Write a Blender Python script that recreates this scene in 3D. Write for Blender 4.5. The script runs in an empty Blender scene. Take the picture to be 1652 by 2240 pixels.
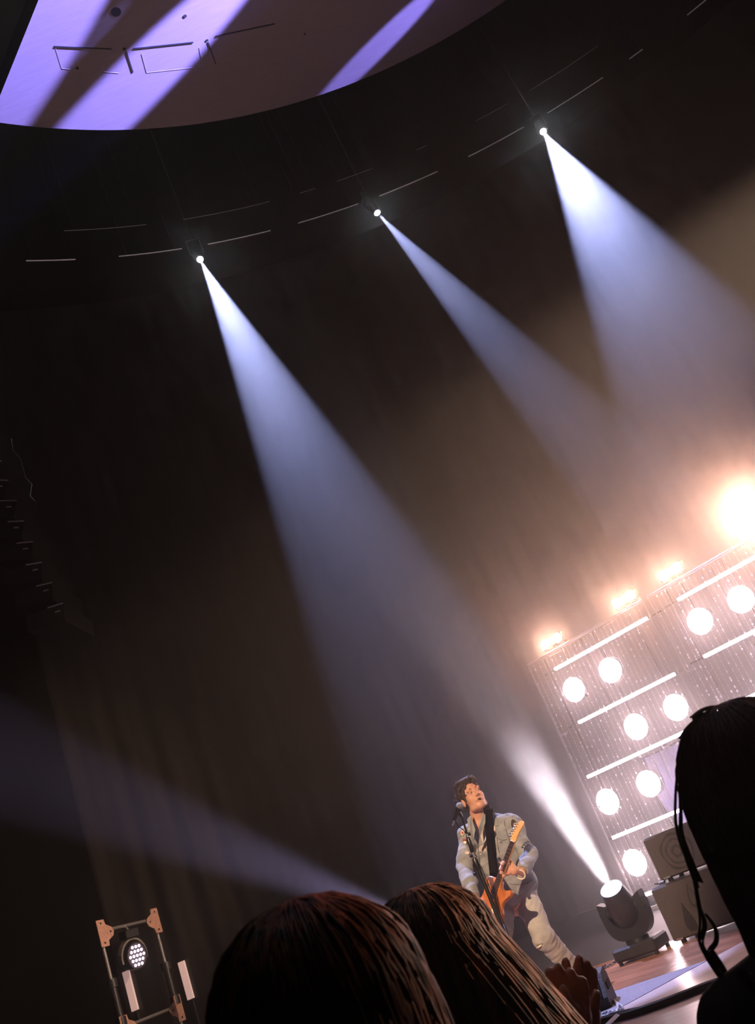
import bpy, math, random
import numpy as np
from mathutils import Vector, Matrix
from mathutils.bvhtree import BVHTree

random.seed(7)
RNG = np.random.default_rng(7)
SC = bpy.context.scene
COL = SC.collection

# ------------------------------------------------------------------ camera
FPX, IW, IH = 2080.0, 1652.0, 2240.0
ROLL = math.radians(22.6)
PITCH = math.atan(FPX / 5134.0)
CAM = np.array([0.0, 0.0, 0.85])
_fw = np.array([0, math.cos(PITCH), math.sin(PITCH)])
_u0 = np.array([0, -math.sin(PITCH), math.cos(PITCH)])
_r0 = np.array([1.0, 0, 0])
_rt = math.cos(ROLL) * _r0 - math.sin(ROLL) * _u0
_up = math.sin(ROLL) * _r0 + math.cos(ROLL) * _u0
cd = bpy.data.cameras.new('camera')
cd.sensor_fit = 'VERTICAL'
cd.sensor_height = 36.0
cd.lens = FPX / IH * 36.0
cd.clip_start, cd.clip_end = 0.02, 200
cd.dof.use_dof = True
cd.dof.focus_distance = 8.0
cd.dof.aperture_fstop = 11.0
cam = bpy.data.objects.new('camera', cd)
COL.objects.link(cam)
M = Matrix.Identity(4)
for i in range(3):
    M[i][0], M[i][1], M[i][2], M[i][3] = _rt[i], _up[i], -_fw[i], CAM[i]
cam.matrix_world = M
SC.camera = cam

# ------------------------------------------------------------------ world, exposure
w = bpy.data.worlds.new('world')
SC.world = w
w.use_nodes = True
w.node_tree.nodes['Background'].inputs[0].default_value = (0.02, 0.018, 0.02, 1)
w.node_tree.nodes['Background'].inputs[1].default_value = 0.1
vs = SC.view_settings
vs.view_transform = 'Standard'
vs.look = 'None'
vs.exposure = 0.0
vs.gamma = 1.0
vs.use_curve_mapping = False

HAZE = 0.056          # scattering per metre
HAZE_G = 0.76         # forward scattering
K_SPOT = 1.0          # overall factors used by the lamp builders
K_PANEL = 1.0

# stage axes: U runs along the light panels, V points up-stage
U = np.array([0.809, -0.588, 0.0])
V = np.array([0.588, 0.809, 0.0])
Z = np.array([0, 0, 1.0])
S0 = np.array([0.5, 7.5, 0.0])
PANEL0 = np.array([0.932, 11.094, 0.0])
RING = np.array([2.1, 1.7, 0.0])


def A(*v):
    return np.array(v, float)


def nrm(v):
    v = np.array(v, float)
    return v / np.linalg.norm(v)


def ray(px, py):
    return _fw + _rt * ((px - IW / 2) / FPX) + _up * ((IH / 2 - py) / FPX)


def atY(px, py, y):
    r = ray(px, py)
    return CAM + r * (y - CAM[1]) / r[1]


def atZ(px, py, z):
    r = ray(px, py)
    return CAM + r * (z - CAM[2]) / r[2]


def stg(u, v, z=0.0):
    return S0 + U * u + V * v + Z * z


def pan(u, z, off=0.0):
    return PANEL0 + U * u + V * off + Z * z


# ------------------------------------------------------------------ materials
MATS = {}


def mat(name, col, rough=0.6, metal=0.0, emit=None, estr=0.0, noise=None, spec=0.5, bump=None, sample=True,
        trans=0.0, sheen=0.0, aniso=None):
    """noise = (scale xyz, amount) colour variation; bump = (scale, strength)"""
    if name in MATS:
        return MATS[name]
    m = bpy.data.materials.new(name)
    m.use_nodes = True
    nt = m.node_tree
    b = nt.nodes['Principled BSDF']
    b.inputs['Base Color'].default_value = (*col, 1)
    b.inputs['Roughness'].default_value = rough
    b.inputs['Metallic'].default_value = metal
    b.inputs['Specular IOR Level'].default_value = spec
    if trans:
        b.inputs['Transmission Weight'].default_value = trans
    if sheen:
        b.inputs['Sheen Weight'].default_value = sheen
    if emit is not None:
        b.inputs['Emission Color'].default_value = (*emit, 1)
        b.inputs['Emission Strength'].default_value = estr
        if not sample:
            m.cycles.emission_sampling = 'NONE'
    tc = mp = None
    if noise or bump:
        tc = nt.nodes.new('ShaderNodeTexCoord')
    if noise:
        mp = nt.nodes.new('ShaderNodeMapping')
        mp.inputs['Scale'].default_value = noise[0]
        nt.links.new(tc.outputs['Object'], mp.inputs['Vector'])
        n = nt.nodes.new('ShaderNodeTexNoise')
        n.inputs['Scale'].default_value = 1.0
        n.inputs['Detail'].default_value = 5
        nt.links.new(mp.outputs[0], n.inputs['Vector'])
        oi = nt.nodes.new('ShaderNodeObjectInfo')
        ad = nt.nodes.new('ShaderNodeMath')
        ad.operation = 'MULTIPLY_ADD'
        nt.links.new(oi.outputs['Random'], ad.inputs[0])
        ad.inputs[1].default_value = noise[2] if len(noise) > 2 else 0.0
        nt.links.new(n.outputs['Fac'], ad.inputs[2])
        rp = nt.nodes.new('ShaderNodeValToRGB')
        a = noise[1]
        rp.color_ramp.elements[0].position = 0.3
        rp.color_ramp.elements[1].position = 0.75
        rp.color_ramp.elements[0].color = (*[max(0, c * (1 - a)) for c in col], 1)
        rp.color_ramp.elements[1].color = (*[min(1, c * (1 + a)) for c in col], 1)
        nt.links.new(ad.outputs[0], rp.inputs[0])
        nt.links.new(rp.outputs[0], b.inputs['Base Color'])
    if bump:
        n2 = nt.nodes.new('ShaderNodeTexNoise')
        n2.inputs['Scale'].default_value = bump[0]
        n2.inputs['Detail'].default_value = 4
        nt.links.new((mp.outputs[0] if (mp and len(bump) > 2) else tc.outputs['Object']), n2.inputs['Vector'])
        bp = nt.nodes.new('ShaderNodeBump')
        bp.inputs['Strength'].default_value = bump[1]
        bp.inputs['Distance'].default_value = 0.01
        nt.links.new(n2.outputs['Fac'], bp.inputs['Height'])
        nt.links.new(bp.outputs[0], b.inputs['Normal'])
    MATS[name] = m
    return m


BLACK = mat('black_metal', (0.018, 0.017, 0.018), 0.42, 0.0, noise=((8, 8, 8), 0.4))
BLACKP = mat('black_plastic', (0.012, 0.012, 0.013), 0.35)
MATTE = mat('matte_black', (0.012, 0.011, 0.011), 0.85, spec=0.2)
STEEL = mat('brushed_steel', (0.55, 0.54, 0.54), 0.35, 1.0, noise=((40, 40, 40), 0.15))
CHROME = mat('chrome', (0.8, 0.8, 0.82), 0.15, 1.0)
COPPER = mat('coppery_plate', (0.62, 0.36, 0.27), 0.5, 0.3, noise=((30, 30, 30), 0.25))
VELVET = mat('dark_velour', (0.012, 0.0105, 0.0095), 0.9, spec=0.05, noise=((6, 6, 1), 0.35))
DARKWALL = mat('dark_paint', (0.022, 0.02, 0.021), 0.8, spec=0.2, noise=((3, 3, 3), 0.3))
CEIL = mat('pale_plaster', (0.31, 0.265, 0.26), 0.8, spec=0.1, noise=((3, 30, 1), 0.06))
WOOD = mat('stage_wood', (0.30, 0.135, 0.075), 0.28, noise=((3, 60, 3), 0.45, 0.25), bump=(40, 0.12))
MARLEY = mat('black_stage_vinyl', (0.02, 0.018, 0.018), 0.55)
MAT_GREY = mat('grey_felt', (0.27, 0.25, 0.30), 0.8, noise=((60, 60, 60), 0.2))


# ------------------------------------------------------------------ mesh helpers
class MB:
    def __init__(s):
        s.v, s.f, s.mi = [], [], []
        s.cur = 0

    def add(s, vs, fs):
        o = len(s.v)
        s.v.extend([tuple(map(float, p)) for p in vs])
        for f in fs:
            s.f.append([i + o for i in f])
            s.mi.append(s.cur)
        return s

    def box(s, c, hx, hy, hz):
        """oriented box: centre + three half vectors"""
        c, hx, hy, hz = map(np.array, (c, hx, hy, hz))
        vs = [c + a * hx + b * hy + e * hz for a in (-1, 1) for b in (-1, 1) for e in (-1, 1)]
        fs = [(0, 1, 3, 2), (4, 6, 7, 5), (0, 4, 5, 1), (2, 3, 7, 6), (0, 2, 6, 4), (1, 5, 7, 3)]
        return s.add(vs, fs)

    def aab(s, c, sx, sy, sz):
        return s.box(c, A(sx / 2, 0, 0), A(0, sy / 2, 0), A(0, 0, sz / 2))

    def bevbox(s, c, hx, hy, hz, b):
        """box chamfered on all edges by b"""
        c, hx, hy, hz = map(lambda q: np.array(q, float), (c, hx, hy, hz))
        L = [np.linalg.norm(h) for h in (hx, hy, hz)]
        e = [h / l for h, l in zip((hx, hy, hz), L)]
        import itertools
        vs, key = [], {}
        for sx, sy, sz in itertools.product((-1, 1), repeat=3):
            sg = (sx, sy, sz)
            for ax in range(3):
                p = c.copy()
                for k in range(3):
                    p = p + e[k] * sg[k] * (L[k] if k == ax else L[k] - b)
                key[(sg, ax)] = len(vs)
                vs.append(p)
        fs = []
        for ax in range(3):
            o1, o2 = [k for k in range(3) if k != ax]
            for sd in (-1, 1):
                q = []
                for a_, b_ in ((-1, -1), (1, -1), (1, 1), (-1, 1)):
                    sg = [0, 0, 0]
                    sg[ax], sg[o1], sg[o2] = sd, a_, b_
                    q.append(key[(tuple(sg), ax)])
                fs.append(q)
        for ax in range(3):
            o1, o2 = [k for k in range(3) if k != ax]
            for a_ in (-1, 1):
                for b_ in (-1, 1):
                    q = []
                    for sd, pl in ((-1, o1), (1, o1), (1, o2), (-1, o2)):
                        sg = [0, 0, 0]
                        sg[ax], sg[o1], sg[o2] = sd, a_, b_
                        q.append(key[(tuple(sg), pl)])
                    fs.append(q)
        for sg in itertools.product((-1, 1), repeat=3):
            fs.append([key[(sg, k)] for k in range(3)])
        return s.add(vs, fs)

    def cyl(s, p0, p1, r0, r1=None, n=12, caps=True):
        p0, p1 = np.array(p0, float), np.array(p1, float)
        r1 = r0 if r1 is None else r1
        a = nrm(p1 - p0)
        x = nrm(np.cross(a, Z if abs(a[2]) < 0.9 else A(1, 0, 0)))
        y = np.cross(a, x)
        vs, fs = [], []
        for k in range(n):
            t = 2 * math.pi * k / n
            dd = x * math.cos(t) + y * math.sin(t)
            vs += [p0 + dd * r0, p1 + dd * r1]
        for k in range(n):
            j = (k + 1) % n
            fs.append((2 * k, 2 * j, 2 * j + 1, 2 * k + 1))
        if caps:
            fs.append([2 * k for k in range(n)][::-1])
            fs.append([2 * k + 1 for k in range(n)])
        return s.add(vs, fs)

    def lathe(s, o, ax, prof, n=20, xdir=None):
        """prof: list of (distance along ax, radius)"""
        o = np.array(o, float)
        a = nrm(ax)
        x = nrm(np.cross(a, Z if abs(a[2]) < 0.9 else A(1, 0, 0)))
        y = np.cross(a, x)
        vs, fs = [], []
        for h, r in prof:
            for k in range(n):
                t = 2 * math.pi * k / n
                vs.append(o + a * h + (x * math.cos(t) + y * math.sin(t)) * r)
        for i in range(len(prof) - 1):
            for k in range(n):
                j = (k + 1) % n
                fs.append((i * n + k, i * n + j, (i + 1) * n + j, (i + 1) * n + k))
        fs.append(list(range(n))[::-1])
        fs.append([(len(prof) - 1) * n + k for k in range(n)])
        return s.add(vs, fs)

    def tube(s, pts, r, n=6, caps=True):
        pts = [np.array(p, float) for p in pts]
        rs = r if hasattr(r, '__len__') else [r] * len(pts)
        vs, fs = [], []
        px = None
        for i, p in enumerate(pts):
            a = pts[min(i + 1, len(pts) - 1)] - pts[max(i - 1, 0)]
            a = nrm(a)
            if px is None:
                px = nrm(np.cross(a, Z if abs(a[2]) < 0.9 else A(1, 0, 0)))
            px = nrm(px - a * (px @ a))
            y = np.cross(a, px)
            for k in range(n):
                t = 2 * math.pi * k / n
                vs.append(p + (px * math.cos(t) + y * math.sin(t)) * rs[i])
        for i in range(len(pts) - 1):
            for k in range(n):
                j = (k + 1) % n
                fs.append((i * n + k, i * n + j, (i + 1) * n + j, (i + 1) * n + k))
        if caps:
            fs.append(list(range(n))[::-1])
            fs.append([(len(pts) - 1) * n + k for k in range(n)])
        return s.add(vs, fs)

    def prism(s, poly, o, ex, ey, ez, d0, d1):
        """2D polygon (x,y) in frame o,ex,ey extruded along ez from d0 to d1"""
        n = len(poly)
        o = np.array(o)
        vs = [o + ex * x + ey * y + ez * d0 for x, y in poly] + [o + ex * x + ey * y + ez * d1 for x, y in poly]
        fs = [list(range(n))[::-1], list(range(n, 2 * n))]
        for k in range(n):
            j = (k + 1) % n
            fs.append((k, j, n + j, n + k))
        return s.add(vs, fs)

    def ball(s, c, r, n=10, m=6, ax=None):
        c = np.array(c, float)
        rx, ry, rz = r if hasattr(r, '__len__') else (r, r, r)
        vs = [c + A(0, 0, -rz)]
        for i in range(1, m):
            ph = -math.pi / 2 + math.pi * i / m
            for k in range(n):
                t = 2 * math.pi * k / n
                vs.append(c + A(rx * math.cos(ph) * math.cos(t), ry * math.cos(ph) * math.sin(t), rz * math.sin(ph)))
        vs.append(c + A(0, 0, rz))
        fs = []
        for k in range(n):
            fs.append((0, 1 + (k + 1) % n, 1 + k))
            fs.append((len(vs) - 1, 1 + (m - 2) * n + k, 1 + (m - 2) * n + (k + 1) % n))
        for i in range(m - 2):
            for k in range(n):
                j = (k + 1) % n
                fs.append((1 + i * n + k, 1 + i * n + j, 1 + (i + 1) * n + j, 1 + (i + 1) * n + k))
        return s.add(vs, fs)

    def eball(s, c, r, ax, n=12, m=8):
        k = len(s.v)
        s.ball((0, 0, 0), 1.0, n, m)
        for i in range(k, len(s.v)):
            s.v[i] = tuple(np.array(c) + (np.array(s.v[i]) * np.array(r)) @ np.array(ax))
        return s

    def build(s, name, m, parent=None, smooth=False):
        o = np.zeros(3)
        if parent is not None:
            o = wloc(parent)
        me = bpy.data.meshes.new(name)
        vv = np.array(s.v) - o
        me.from_pydata(vv.tolist(), [], s.f)
        ms = m if isinstance(m, (list, tuple)) else [m]
        for q in ms:
            me.materials.append(q)
        if len(ms) > 1:
            me.polygons.foreach_set('material_index', s.mi)
        if smooth:
            me.polygons.foreach_set('use_smooth', [True] * len(me.polygons))
            if smooth != 'all':
                me.set_sharp_from_angle(angle=math.radians(40))
        me.update()
        ob = bpy.data.objects.new(name, me)
        COL.objects.link(ob)
        if parent is not None:
            ob.parent = parent
            WLOC[ob.name] = o
        return ob


WLOC = {}


def wloc(o):
    return WLOC.get(o.name, np.zeros(3))


def tag(o, label=None, cat=None, group=None, kind=None):
    if label:
        o['label'] = label
    if cat:
        o['category'] = cat
    if group:
        o['group'] = group
    if kind:
        o['kind'] = kind
    return o


def thing(name, loc, label, cat, group=None):
    o = bpy.data.objects.new(name, None)
    o.empty_display_size = 0.1
    COL.objects.link(o)
    o.location = tuple(map(float, loc))
    WLOC[o.name] = np.array(loc, float)
    return tag(o, label, cat, group)


def lamp(name, kind, loc, power, col, parent=None, target=None, size=0.05, spot=None, blend=0.3):
    ld = bpy.data.lights.new(name, kind)
    ld.energy = power
    ld.color = col
    if kind == 'SPOT':
        ld.spot_size = math.radians(spot)
        ld.spot_blend = blend
    if kind in ('SPOT', 'POINT'):
        ld.shadow_soft_size = size
    if kind == 'AREA':
        ld.shape = 'DISK'
        ld.size = size
    o = bpy.data.objects.new(name, ld)
    COL.objects.link(o)
    base = wloc(parent) if parent is not None else np.zeros(3)
    o.location = tuple(np.array(loc, float) - base)
    if target is not None:
        q = Vector(np.array(target) - np.array(loc)).to_track_quat('-Z', 'Y')
        o.rotation_euler = q.to_euler()
    if parent is not None:
        o.parent = parent
    return o


# ------------------------------------------------------------------ signed distance modelling
class SDF:
    def __init__(s, lo, hi, h):
        s.lo = np.array(lo, float)
        s.h = h
        s.n = np.ceil((np.array(hi) - s.lo) / h).astype(int) + 1
        s.a = np.full(s.n, 0.5, np.float32)

    def blk(s, lo, hi):
        i0 = np.maximum(0, np.floor((np.array(lo) - s.lo) / s.h).astype(int))
        i1 = np.minimum(s.n, np.ceil((np.array(hi) - s.lo) / s.h).astype(int) + 1)
        if (i1 <= i0).any():
            return None, None
        g = [(s.lo[k] + s.h * np.arange(i0[k], i1[k])).astype(np.float32) for k in range(3)]
        X = np.stack(np.meshgrid(*g, indexing='ij'), -1)
        return tuple(slice(a, b) for a, b in zip(i0, i1)), X

    def mix(s, sl, d, k, sub=False):
        a = s.a[sl]
        if sub:
            d = -d
            if k <= 0:
                s.a[sl] = np.maximum(a, d)
            else:
                hh = np.clip(0.5 - 0.5 * (a - d) / k, 0, 1)
                s.a[sl] = a * (1 - hh) + d * hh + k * hh * (1 - hh)
        else:
            if k <= 0:
                s.a[sl] = np.minimum(a, d)
            else:
                hh = np.clip(0.5 + 0.5 * (d - a) / k, 0, 1)
                s.a[sl] = d * (1 - hh) + a * hh - k * hh * (1 - hh)

    def cone(s, p0, p1, r0, r1, k=0.02, sub=False):
        p0, p1 = np.array(p0, float), np.array(p1, float)
        m = max(r0, r1) + k + 3 * s.h
        sl, X = s.blk(np.minimum(p0, p1) - m, np.maximum(p0, p1) + m)
        if sl is None:
            return s
        ab = (p1 - p0).astype(np.float32)
        L2 = max(float(ab @ ab), 1e-9)
        t = np.clip(((X - p0.astype(np.float32)) @ ab) / L2, 0, 1)
        d = np.linalg.norm(X - p0.astype(np.float32) - t[..., None] * ab, axis=-1) - (r0 + (r1 - r0) * t)
        s.mix(sl, d, k, sub)
        return s

    def chain(s, pts, rs, k=0.02):
        for i in range(len(pts) - 1):
            s.cone(pts[i], pts[i + 1], rs[i], rs[i + 1], k)
        return s

    def ell(s, c, r, ax=None, k=0.02, sub=False):
        """ellipsoid, ax = 3 rows of unit axes"""
        c = np.array(c, float)
        r = np.array(r, float)
        ax = np.eye(3) if ax is None else np.array(ax, float)
        m = (np.abs(ax) * r[:, None]).sum(0) + k + 3 * s.h
        sl, X = s.blk(c - m, c + m)
        if sl is None:
            return s
        q = (X - c.astype(np.float32)) @ ax.T.astype(np.float32)
        k0 = np.linalg.norm(q / r.astype(np.float32), axis=-1)
        k1 = np.linalg.norm(q / (r * r).astype(np.float32), axis=-1)
        d = k0 * (k0 - 1) / np.maximum(k1, 1e-6)
        s.mix(sl, d, k, sub)
        return s

    def rbox(s, c, r, ax=None, rad=0.01, k=0.01, sub=False):
        c = np.array(c, float)
        r = np.array(r, float)
        ax = np.eye(3) if ax is None else np.array(ax, float)
        m = (np.abs(ax) * r[:, None]).sum(0) + k + 3 * s.h + rad
        sl, X = s.blk(c - m, c + m)
        if sl is None:
            return s
        q = np.abs((X - c.astype(np.float32)) @ ax.T.astype(np.float32)) - (r - rad).astype(np.float32)
        d = np.linalg.norm(np.maximum(q, 0), axis=-1) + np.minimum(q.max(-1), 0) - rad
        s.mix(sl, d, k, sub)
        return s

    def ripple(s, amp, sx, sy, sz, seed=0):
        g = np.random.default_rng(seed)
        X = [s.lo[k] + s.h * np.arange(s.n[k]) for k in range(3)]
        f = np.zeros(s.n, np.float32)
        for j in range(7):
            d = g.normal(size=3) * np.array([1 / sx, 1 / sy, 1 / sz]) * (1 + 0.35 * j)
            ph = g.uniform(0, 6.28)
            f += (np.sin(X[0][:, None, None] * d[0] + X[1][None, :, None] * d[1] + X[2][None, None, :] * d[2] + ph)
                  / (1 + 0.35 * j)).astype(np.float32)
        s.a += f * (amp / 2.2)
        return s

    def mesh(s):
        a = s.a
        sg = a < 0
        n = np.array(a.shape) - 1
        cnt = np.zeros(n, np.int8)
        for dx in (0, 1):
            for dy in (0, 1):
                for dz in (0, 1):
                    cnt += sg[dx:dx + n[0], dy:dy + n[1], dz:dz + n[2]]
        I, J, K = np.nonzero((cnt > 0) & (cnt < 8))
        idx = np.full(n, -1, np.int64)
        idx[I, J, K] = np.arange(len(I))
        acc = np.zeros((len(I), 3))
        num = np.zeros(len(I))
        co = [(x, y, z) for x in (0, 1) for y in (0, 1) for z in (0, 1)]
        for p in co:
            for ax in range(3):
                if p[ax]:
                    continue
                q = list(p)
                q[ax] = 1
                va = a[I + p[0], J + p[1], K + p[2]]
                vb = a[I + q[0], J + q[1], K + q[2]]
                c = (va < 0) != (vb < 0)
                t = np.where(c, va / np.where(c, va - vb, 1), 0)
                for k in range(3):
                    acc[:, k] += np.where(c, p[k] + (t if k == ax else 0), 0)
                num += c
        P = s.lo + s.h * (np.stack([I, J, K], 1) + acc / num[:, None])
        F = []
        for ax in range(3):
            b, c = (ax + 1) % 3, (ax + 2) % 3
            s0 = [slice(None)] * 3
            s1 = [slice(None)] * 3
            s0[ax] = slice(0, -1)
            s1[ax] = slice(1, None)
            x = sg[tuple(s0)] != sg[tuple(s1)]
            E_ = np.stack(np.nonzero(x), 1)
            ok = (E_[:, b] > 0) & (E_[:, c] > 0) & (E_[:, b] < n[b]) & (E_[:, c] < n[c])
            E_ = E_[ok]

            def g(db, dc):
                q = E_.copy()
                q[:, b] += db
                q[:, c] += dc
                return idx[q[:, 0], q[:, 1], q[:, 2]]
            quad = np.stack([g(-1, -1), g(0, -1), g(0, 0), g(-1, 0)], 1)
            fl = sg[tuple(s0)][tuple(E_.T)]
            quad[~fl] = quad[~fl][:, ::-1]
            F.append(quad)
        return P, np.concatenate(F)


def sdf_obj(name, sd, m, parent, relax=1):
    P, F = sd.mesh()
    for _ in range(relax):
        acc = np.zeros_like(P)
        num = np.zeros(len(P))
        for k in range(4):
            a_, b_ = F[:, k], F[:, (k + 1) % 4]
            np.add.at(acc, a_, P[b_])
            np.add.at(acc, b_, P[a_])
            np.add.at(num, a_, 1)
            np.add.at(num, b_, 1)
        P = 0.5 * P + 0.5 * acc / np.maximum(num, 1)[:, None]
    me = bpy.data.meshes.new(name)
    o = wloc(parent) if parent is not None else np.zeros(3)
    me.vertices.add(len(P))
    me.vertices.foreach_set('co', (P - o).ravel())
    me.loops.add(F.size)
    me.loops.foreach_set('vertex_index', F.ravel())
    me.polygons.add(len(F))
    me.polygons.foreach_set('loop_start', np.arange(0, F.size, 4))
    me.polygons.foreach_set('use_smooth', [True] * len(F))
    me.materials.append(m)
    me.update(calc_edges=True)
    me.validate()
    ob = bpy.data.objects.new(name, me)
    COL.objects.link(ob)
    if parent is not None:
        ob.parent = parent
        WLOC[ob.name] = o
    return ob, BVHTree.FromPolygons(P.tolist(), F.tolist())


def hit(px, py, bvh, off=0.0):
    """where the line of sight through a photo point meets a modelled surface"""
    r = nrm(ray(px, py))
    loc, no, _, _ = bvh.ray_cast(Vector(CAM), Vector(r))
    if loc is None:
        return None, None
    no = np.array(no)
    if no @ r > 0:
        no = -no
    return np.array(loc) + no * off, no


def frame_of(z):
    z = nrm(z)
    x = nrm(np.cross(Z if abs(z[2]) < 0.9 else A(1, 0, 0), z))
    return x, np.cross(z, x), z


# ------------------------------------------------------------------ room shell
def struct(name, mb, m, parent=None, smooth=False):
    o = mb.build(name, m, parent, smooth)
    if parent is None:
        o['kind'] = 'structure'
    return o


struct('floor', MB().aab((1, 2, -0.9), 28, 34, 0.2), mat('dark_carpet', (0.02, 0.015, 0.015), 0.95, spec=0.1))
struct('wall_back', MB().aab((1, 18.2, 6), 28, 0.3, 14), DARKWALL)
struct('wall_left', MB().aab((-12.2, 2, 6), 0.3, 34, 14), DARKWALL)
struct('wall_right', MB().aab((14.2, 2, 6), 0.3, 34, 14), DARKWALL)
struct('wall_front', MB().aab((1, -14, 6), 28, 0.3, 14), DARKWALL)
struct('ceiling', MB().aab((1, 2, 13.1), 28, 34, 0.3), DARKWALL)

# stage deck with planks in view, black vinyl up-stage
deck = MB()
deck.box(stg(0, 1.2, -0.42), U * 9, V * 4.9, Z * 0.38)
deck = struct('floor_stage', deck, mat('stage_deck', (0.05, 0.03, 0.025), 0.6))
pw = 0.135
plank_mesh = {}
for r in range(-27, 4):
    off = (r * 0.77) % 2.4
    for c in range(-3, 3):
        u0 = c * 2.4 + off - 0.4
        q = stg(u0 + 1.2, (r + 0.5) * pw, -0.02)
        if 'p' not in plank_mesh:
            mb = MB().bevbox((0, 0, 0), A(1.198, 0, 0), A(0, pw / 2 - 0.0012, 0), A(0, 0, 0.02), 0.002)
            me = mb.build('plank', WOOD, deck)
            plank_mesh['p'] = me.data
            o = me
        else:
            o = bpy.data.objects.new('plank', plank_mesh['p'])
            COL.objects.link(o)
            o.parent = deck
        o.location = tuple(q)
        o.rotation_euler = (0, 0, math.atan2(U[1], U[0]))
v = MB().box(stg(0, 3.342, -0.0235), U * 9, V * 2.8, Z * 0.0235)
tag(v.build('stage_vinyl', MARLEY), 'black vinyl covering laid over the rear half of the stage floor', 'floor covering')

# grey felt mat lying on the planks
q = [atZ(1550, 2102, 0), atZ(1366, 2202, 0), A(-0.9, 5.35, 0), A(-0.75, 7.2, 0), atZ(1340, 2172, 0)]
vs = [p + Z * 0.0 for p in q] + [p + Z * 0.006 for p in q]
m5 = MB().add(vs, [(4, 3, 2, 1, 0), (5, 6, 7, 8, 9)] + [(k, (k + 1) % 5, 5 + (k + 1) % 5, 5 + k) for k in range(5)])
tag(m5.build('floor_mat', MAT_GREY), 'flat grey mat with a pointed corner lying on the stage boards', 'mat')

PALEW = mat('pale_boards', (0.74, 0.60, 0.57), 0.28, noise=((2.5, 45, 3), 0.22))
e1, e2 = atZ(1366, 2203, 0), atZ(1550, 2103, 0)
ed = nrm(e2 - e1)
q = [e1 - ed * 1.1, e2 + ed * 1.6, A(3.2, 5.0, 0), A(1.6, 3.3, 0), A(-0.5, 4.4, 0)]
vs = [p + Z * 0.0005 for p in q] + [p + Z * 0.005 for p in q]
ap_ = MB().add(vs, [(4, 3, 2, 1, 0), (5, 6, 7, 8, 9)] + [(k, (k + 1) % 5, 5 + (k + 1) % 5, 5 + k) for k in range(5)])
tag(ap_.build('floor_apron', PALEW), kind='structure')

# ------------------------------------------------------------------ curved canopy ceiling
CZ = 10.0
cc, cr = A(1.93, 2.40), 6.705
l1, l2 = A(-1.16, 6.54), A(-2.04, 7.37)
ln = nrm(A((l2 - l1)[1], -(l2 - l1)[0]))
poly = []
circ = [cc + cr * A(math.cos(t), math.sin(t)) for t in np.linspace(0, 2 * math.pi, 241)[:-1]]
for k in range(240):
    p, p2 = circ[k], circ[(k + 1) % 240]
    a_, b_ = (p - l1) @ ln, (p2 - l1) @ ln
    if a_ >= 0:
        poly.append(p)
    if a_ * b_ < 0:
        poly.append(p + (p2 - p) * a_ / (a_ - b_))
can = MB().prism(poly, A(0, 0, CZ), A(1, 0, 0), A(0, 1, 0), Z, 0.0, 0.25)
canopy = struct('ceiling_canopy', can, CEIL)
DKH = mat('dark_recess', (0.02, 0.02, 0.022), 0.8)
SEAM = mat('seam_filler', (0.30, 0.27, 0.27), 0.8)


def cpt(px, py):
    return atZ(px, py, CZ)


for (px, py, r) in [(254, 26, 0.053), (405, 35, 0.019), (169, 149, 0.017), (667, 74, 0.014), (453, 88, 0.015), (272, 107, 0.018)]:
    c = cpt(px, py)
    MB().lathe(c - Z * 0.004, Z, [(0, r), (0.012, r)], 20).build('ceiling_port', DKH, canopy)


def bar(p, q_, w_, d, name, m):
    a_, b_ = cpt(*p), cpt(*q_)
    e = nrm(b_ - a_)
    s_ = np.cross(Z, e)
    MB().box((a_ + b_) / 2 - Z * d / 2, (b_ - a_) / 2, s_ * w_ / 2, Z * d / 2).build(name, m, canopy)


for p, q_ in [((118, 101), (244, 107)), ((292, 106), (423, 92)), ((472, 79), (601, 52))]:
    bar(p, q_, 0.015, 0.005, 'ceiling_slot', DKH)
for p, q_ in [((276, 112), (291, 158)), ((455, 92), (472, 140))]:
    bar(p, q_, 0.014, 0.004, 'ceiling_slot', DKH)
for p, q_ in [((310, 118), (321, 159)), ((321, 159), (443, 146)), ((436, 104), (443, 146)), ((121, 104), (135, 150)), ((135, 150), (260, 160)),
              ((490, 85), (505, 133)), ((505, 133), (545, 125))]:
    bar(p, q_, 0.007, 0.002, 'hatch_seam', SEAM)

# ------------------------------------------------------------------ curved lighting rails with drop rods
RZ = 10.0


def rail(c, r, segs, name, label, rad, gz):
    mid = c + r * A(0, 1)
    t = thing(name, (mid[0], mid[1], RZ), label, 'rail')
    for (p, q_) in segs:
        a_, b_ = atZ(*p, RZ), atZ(*q_, RZ)
        t0, t1 = math.atan2(a_[1] - c[1], a_[0] - c[0]), math.atan2(b_[1] - c[1], b_[0] - c[0])
        pts = [A(c[0] + r * math.cos(x), c[1] + r * math.sin(x), RZ) for x in np.linspace(t0, t1, 9)]
        MB().tube(pts, rad, 8).build('pipe', gz, t, True)
        for k in (1, 7):
            MB().cyl(pts[k], pts[k] + Z * 2.94, 0.002, n=5).build('drop_rod', MATTE, t)
    return t


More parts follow.
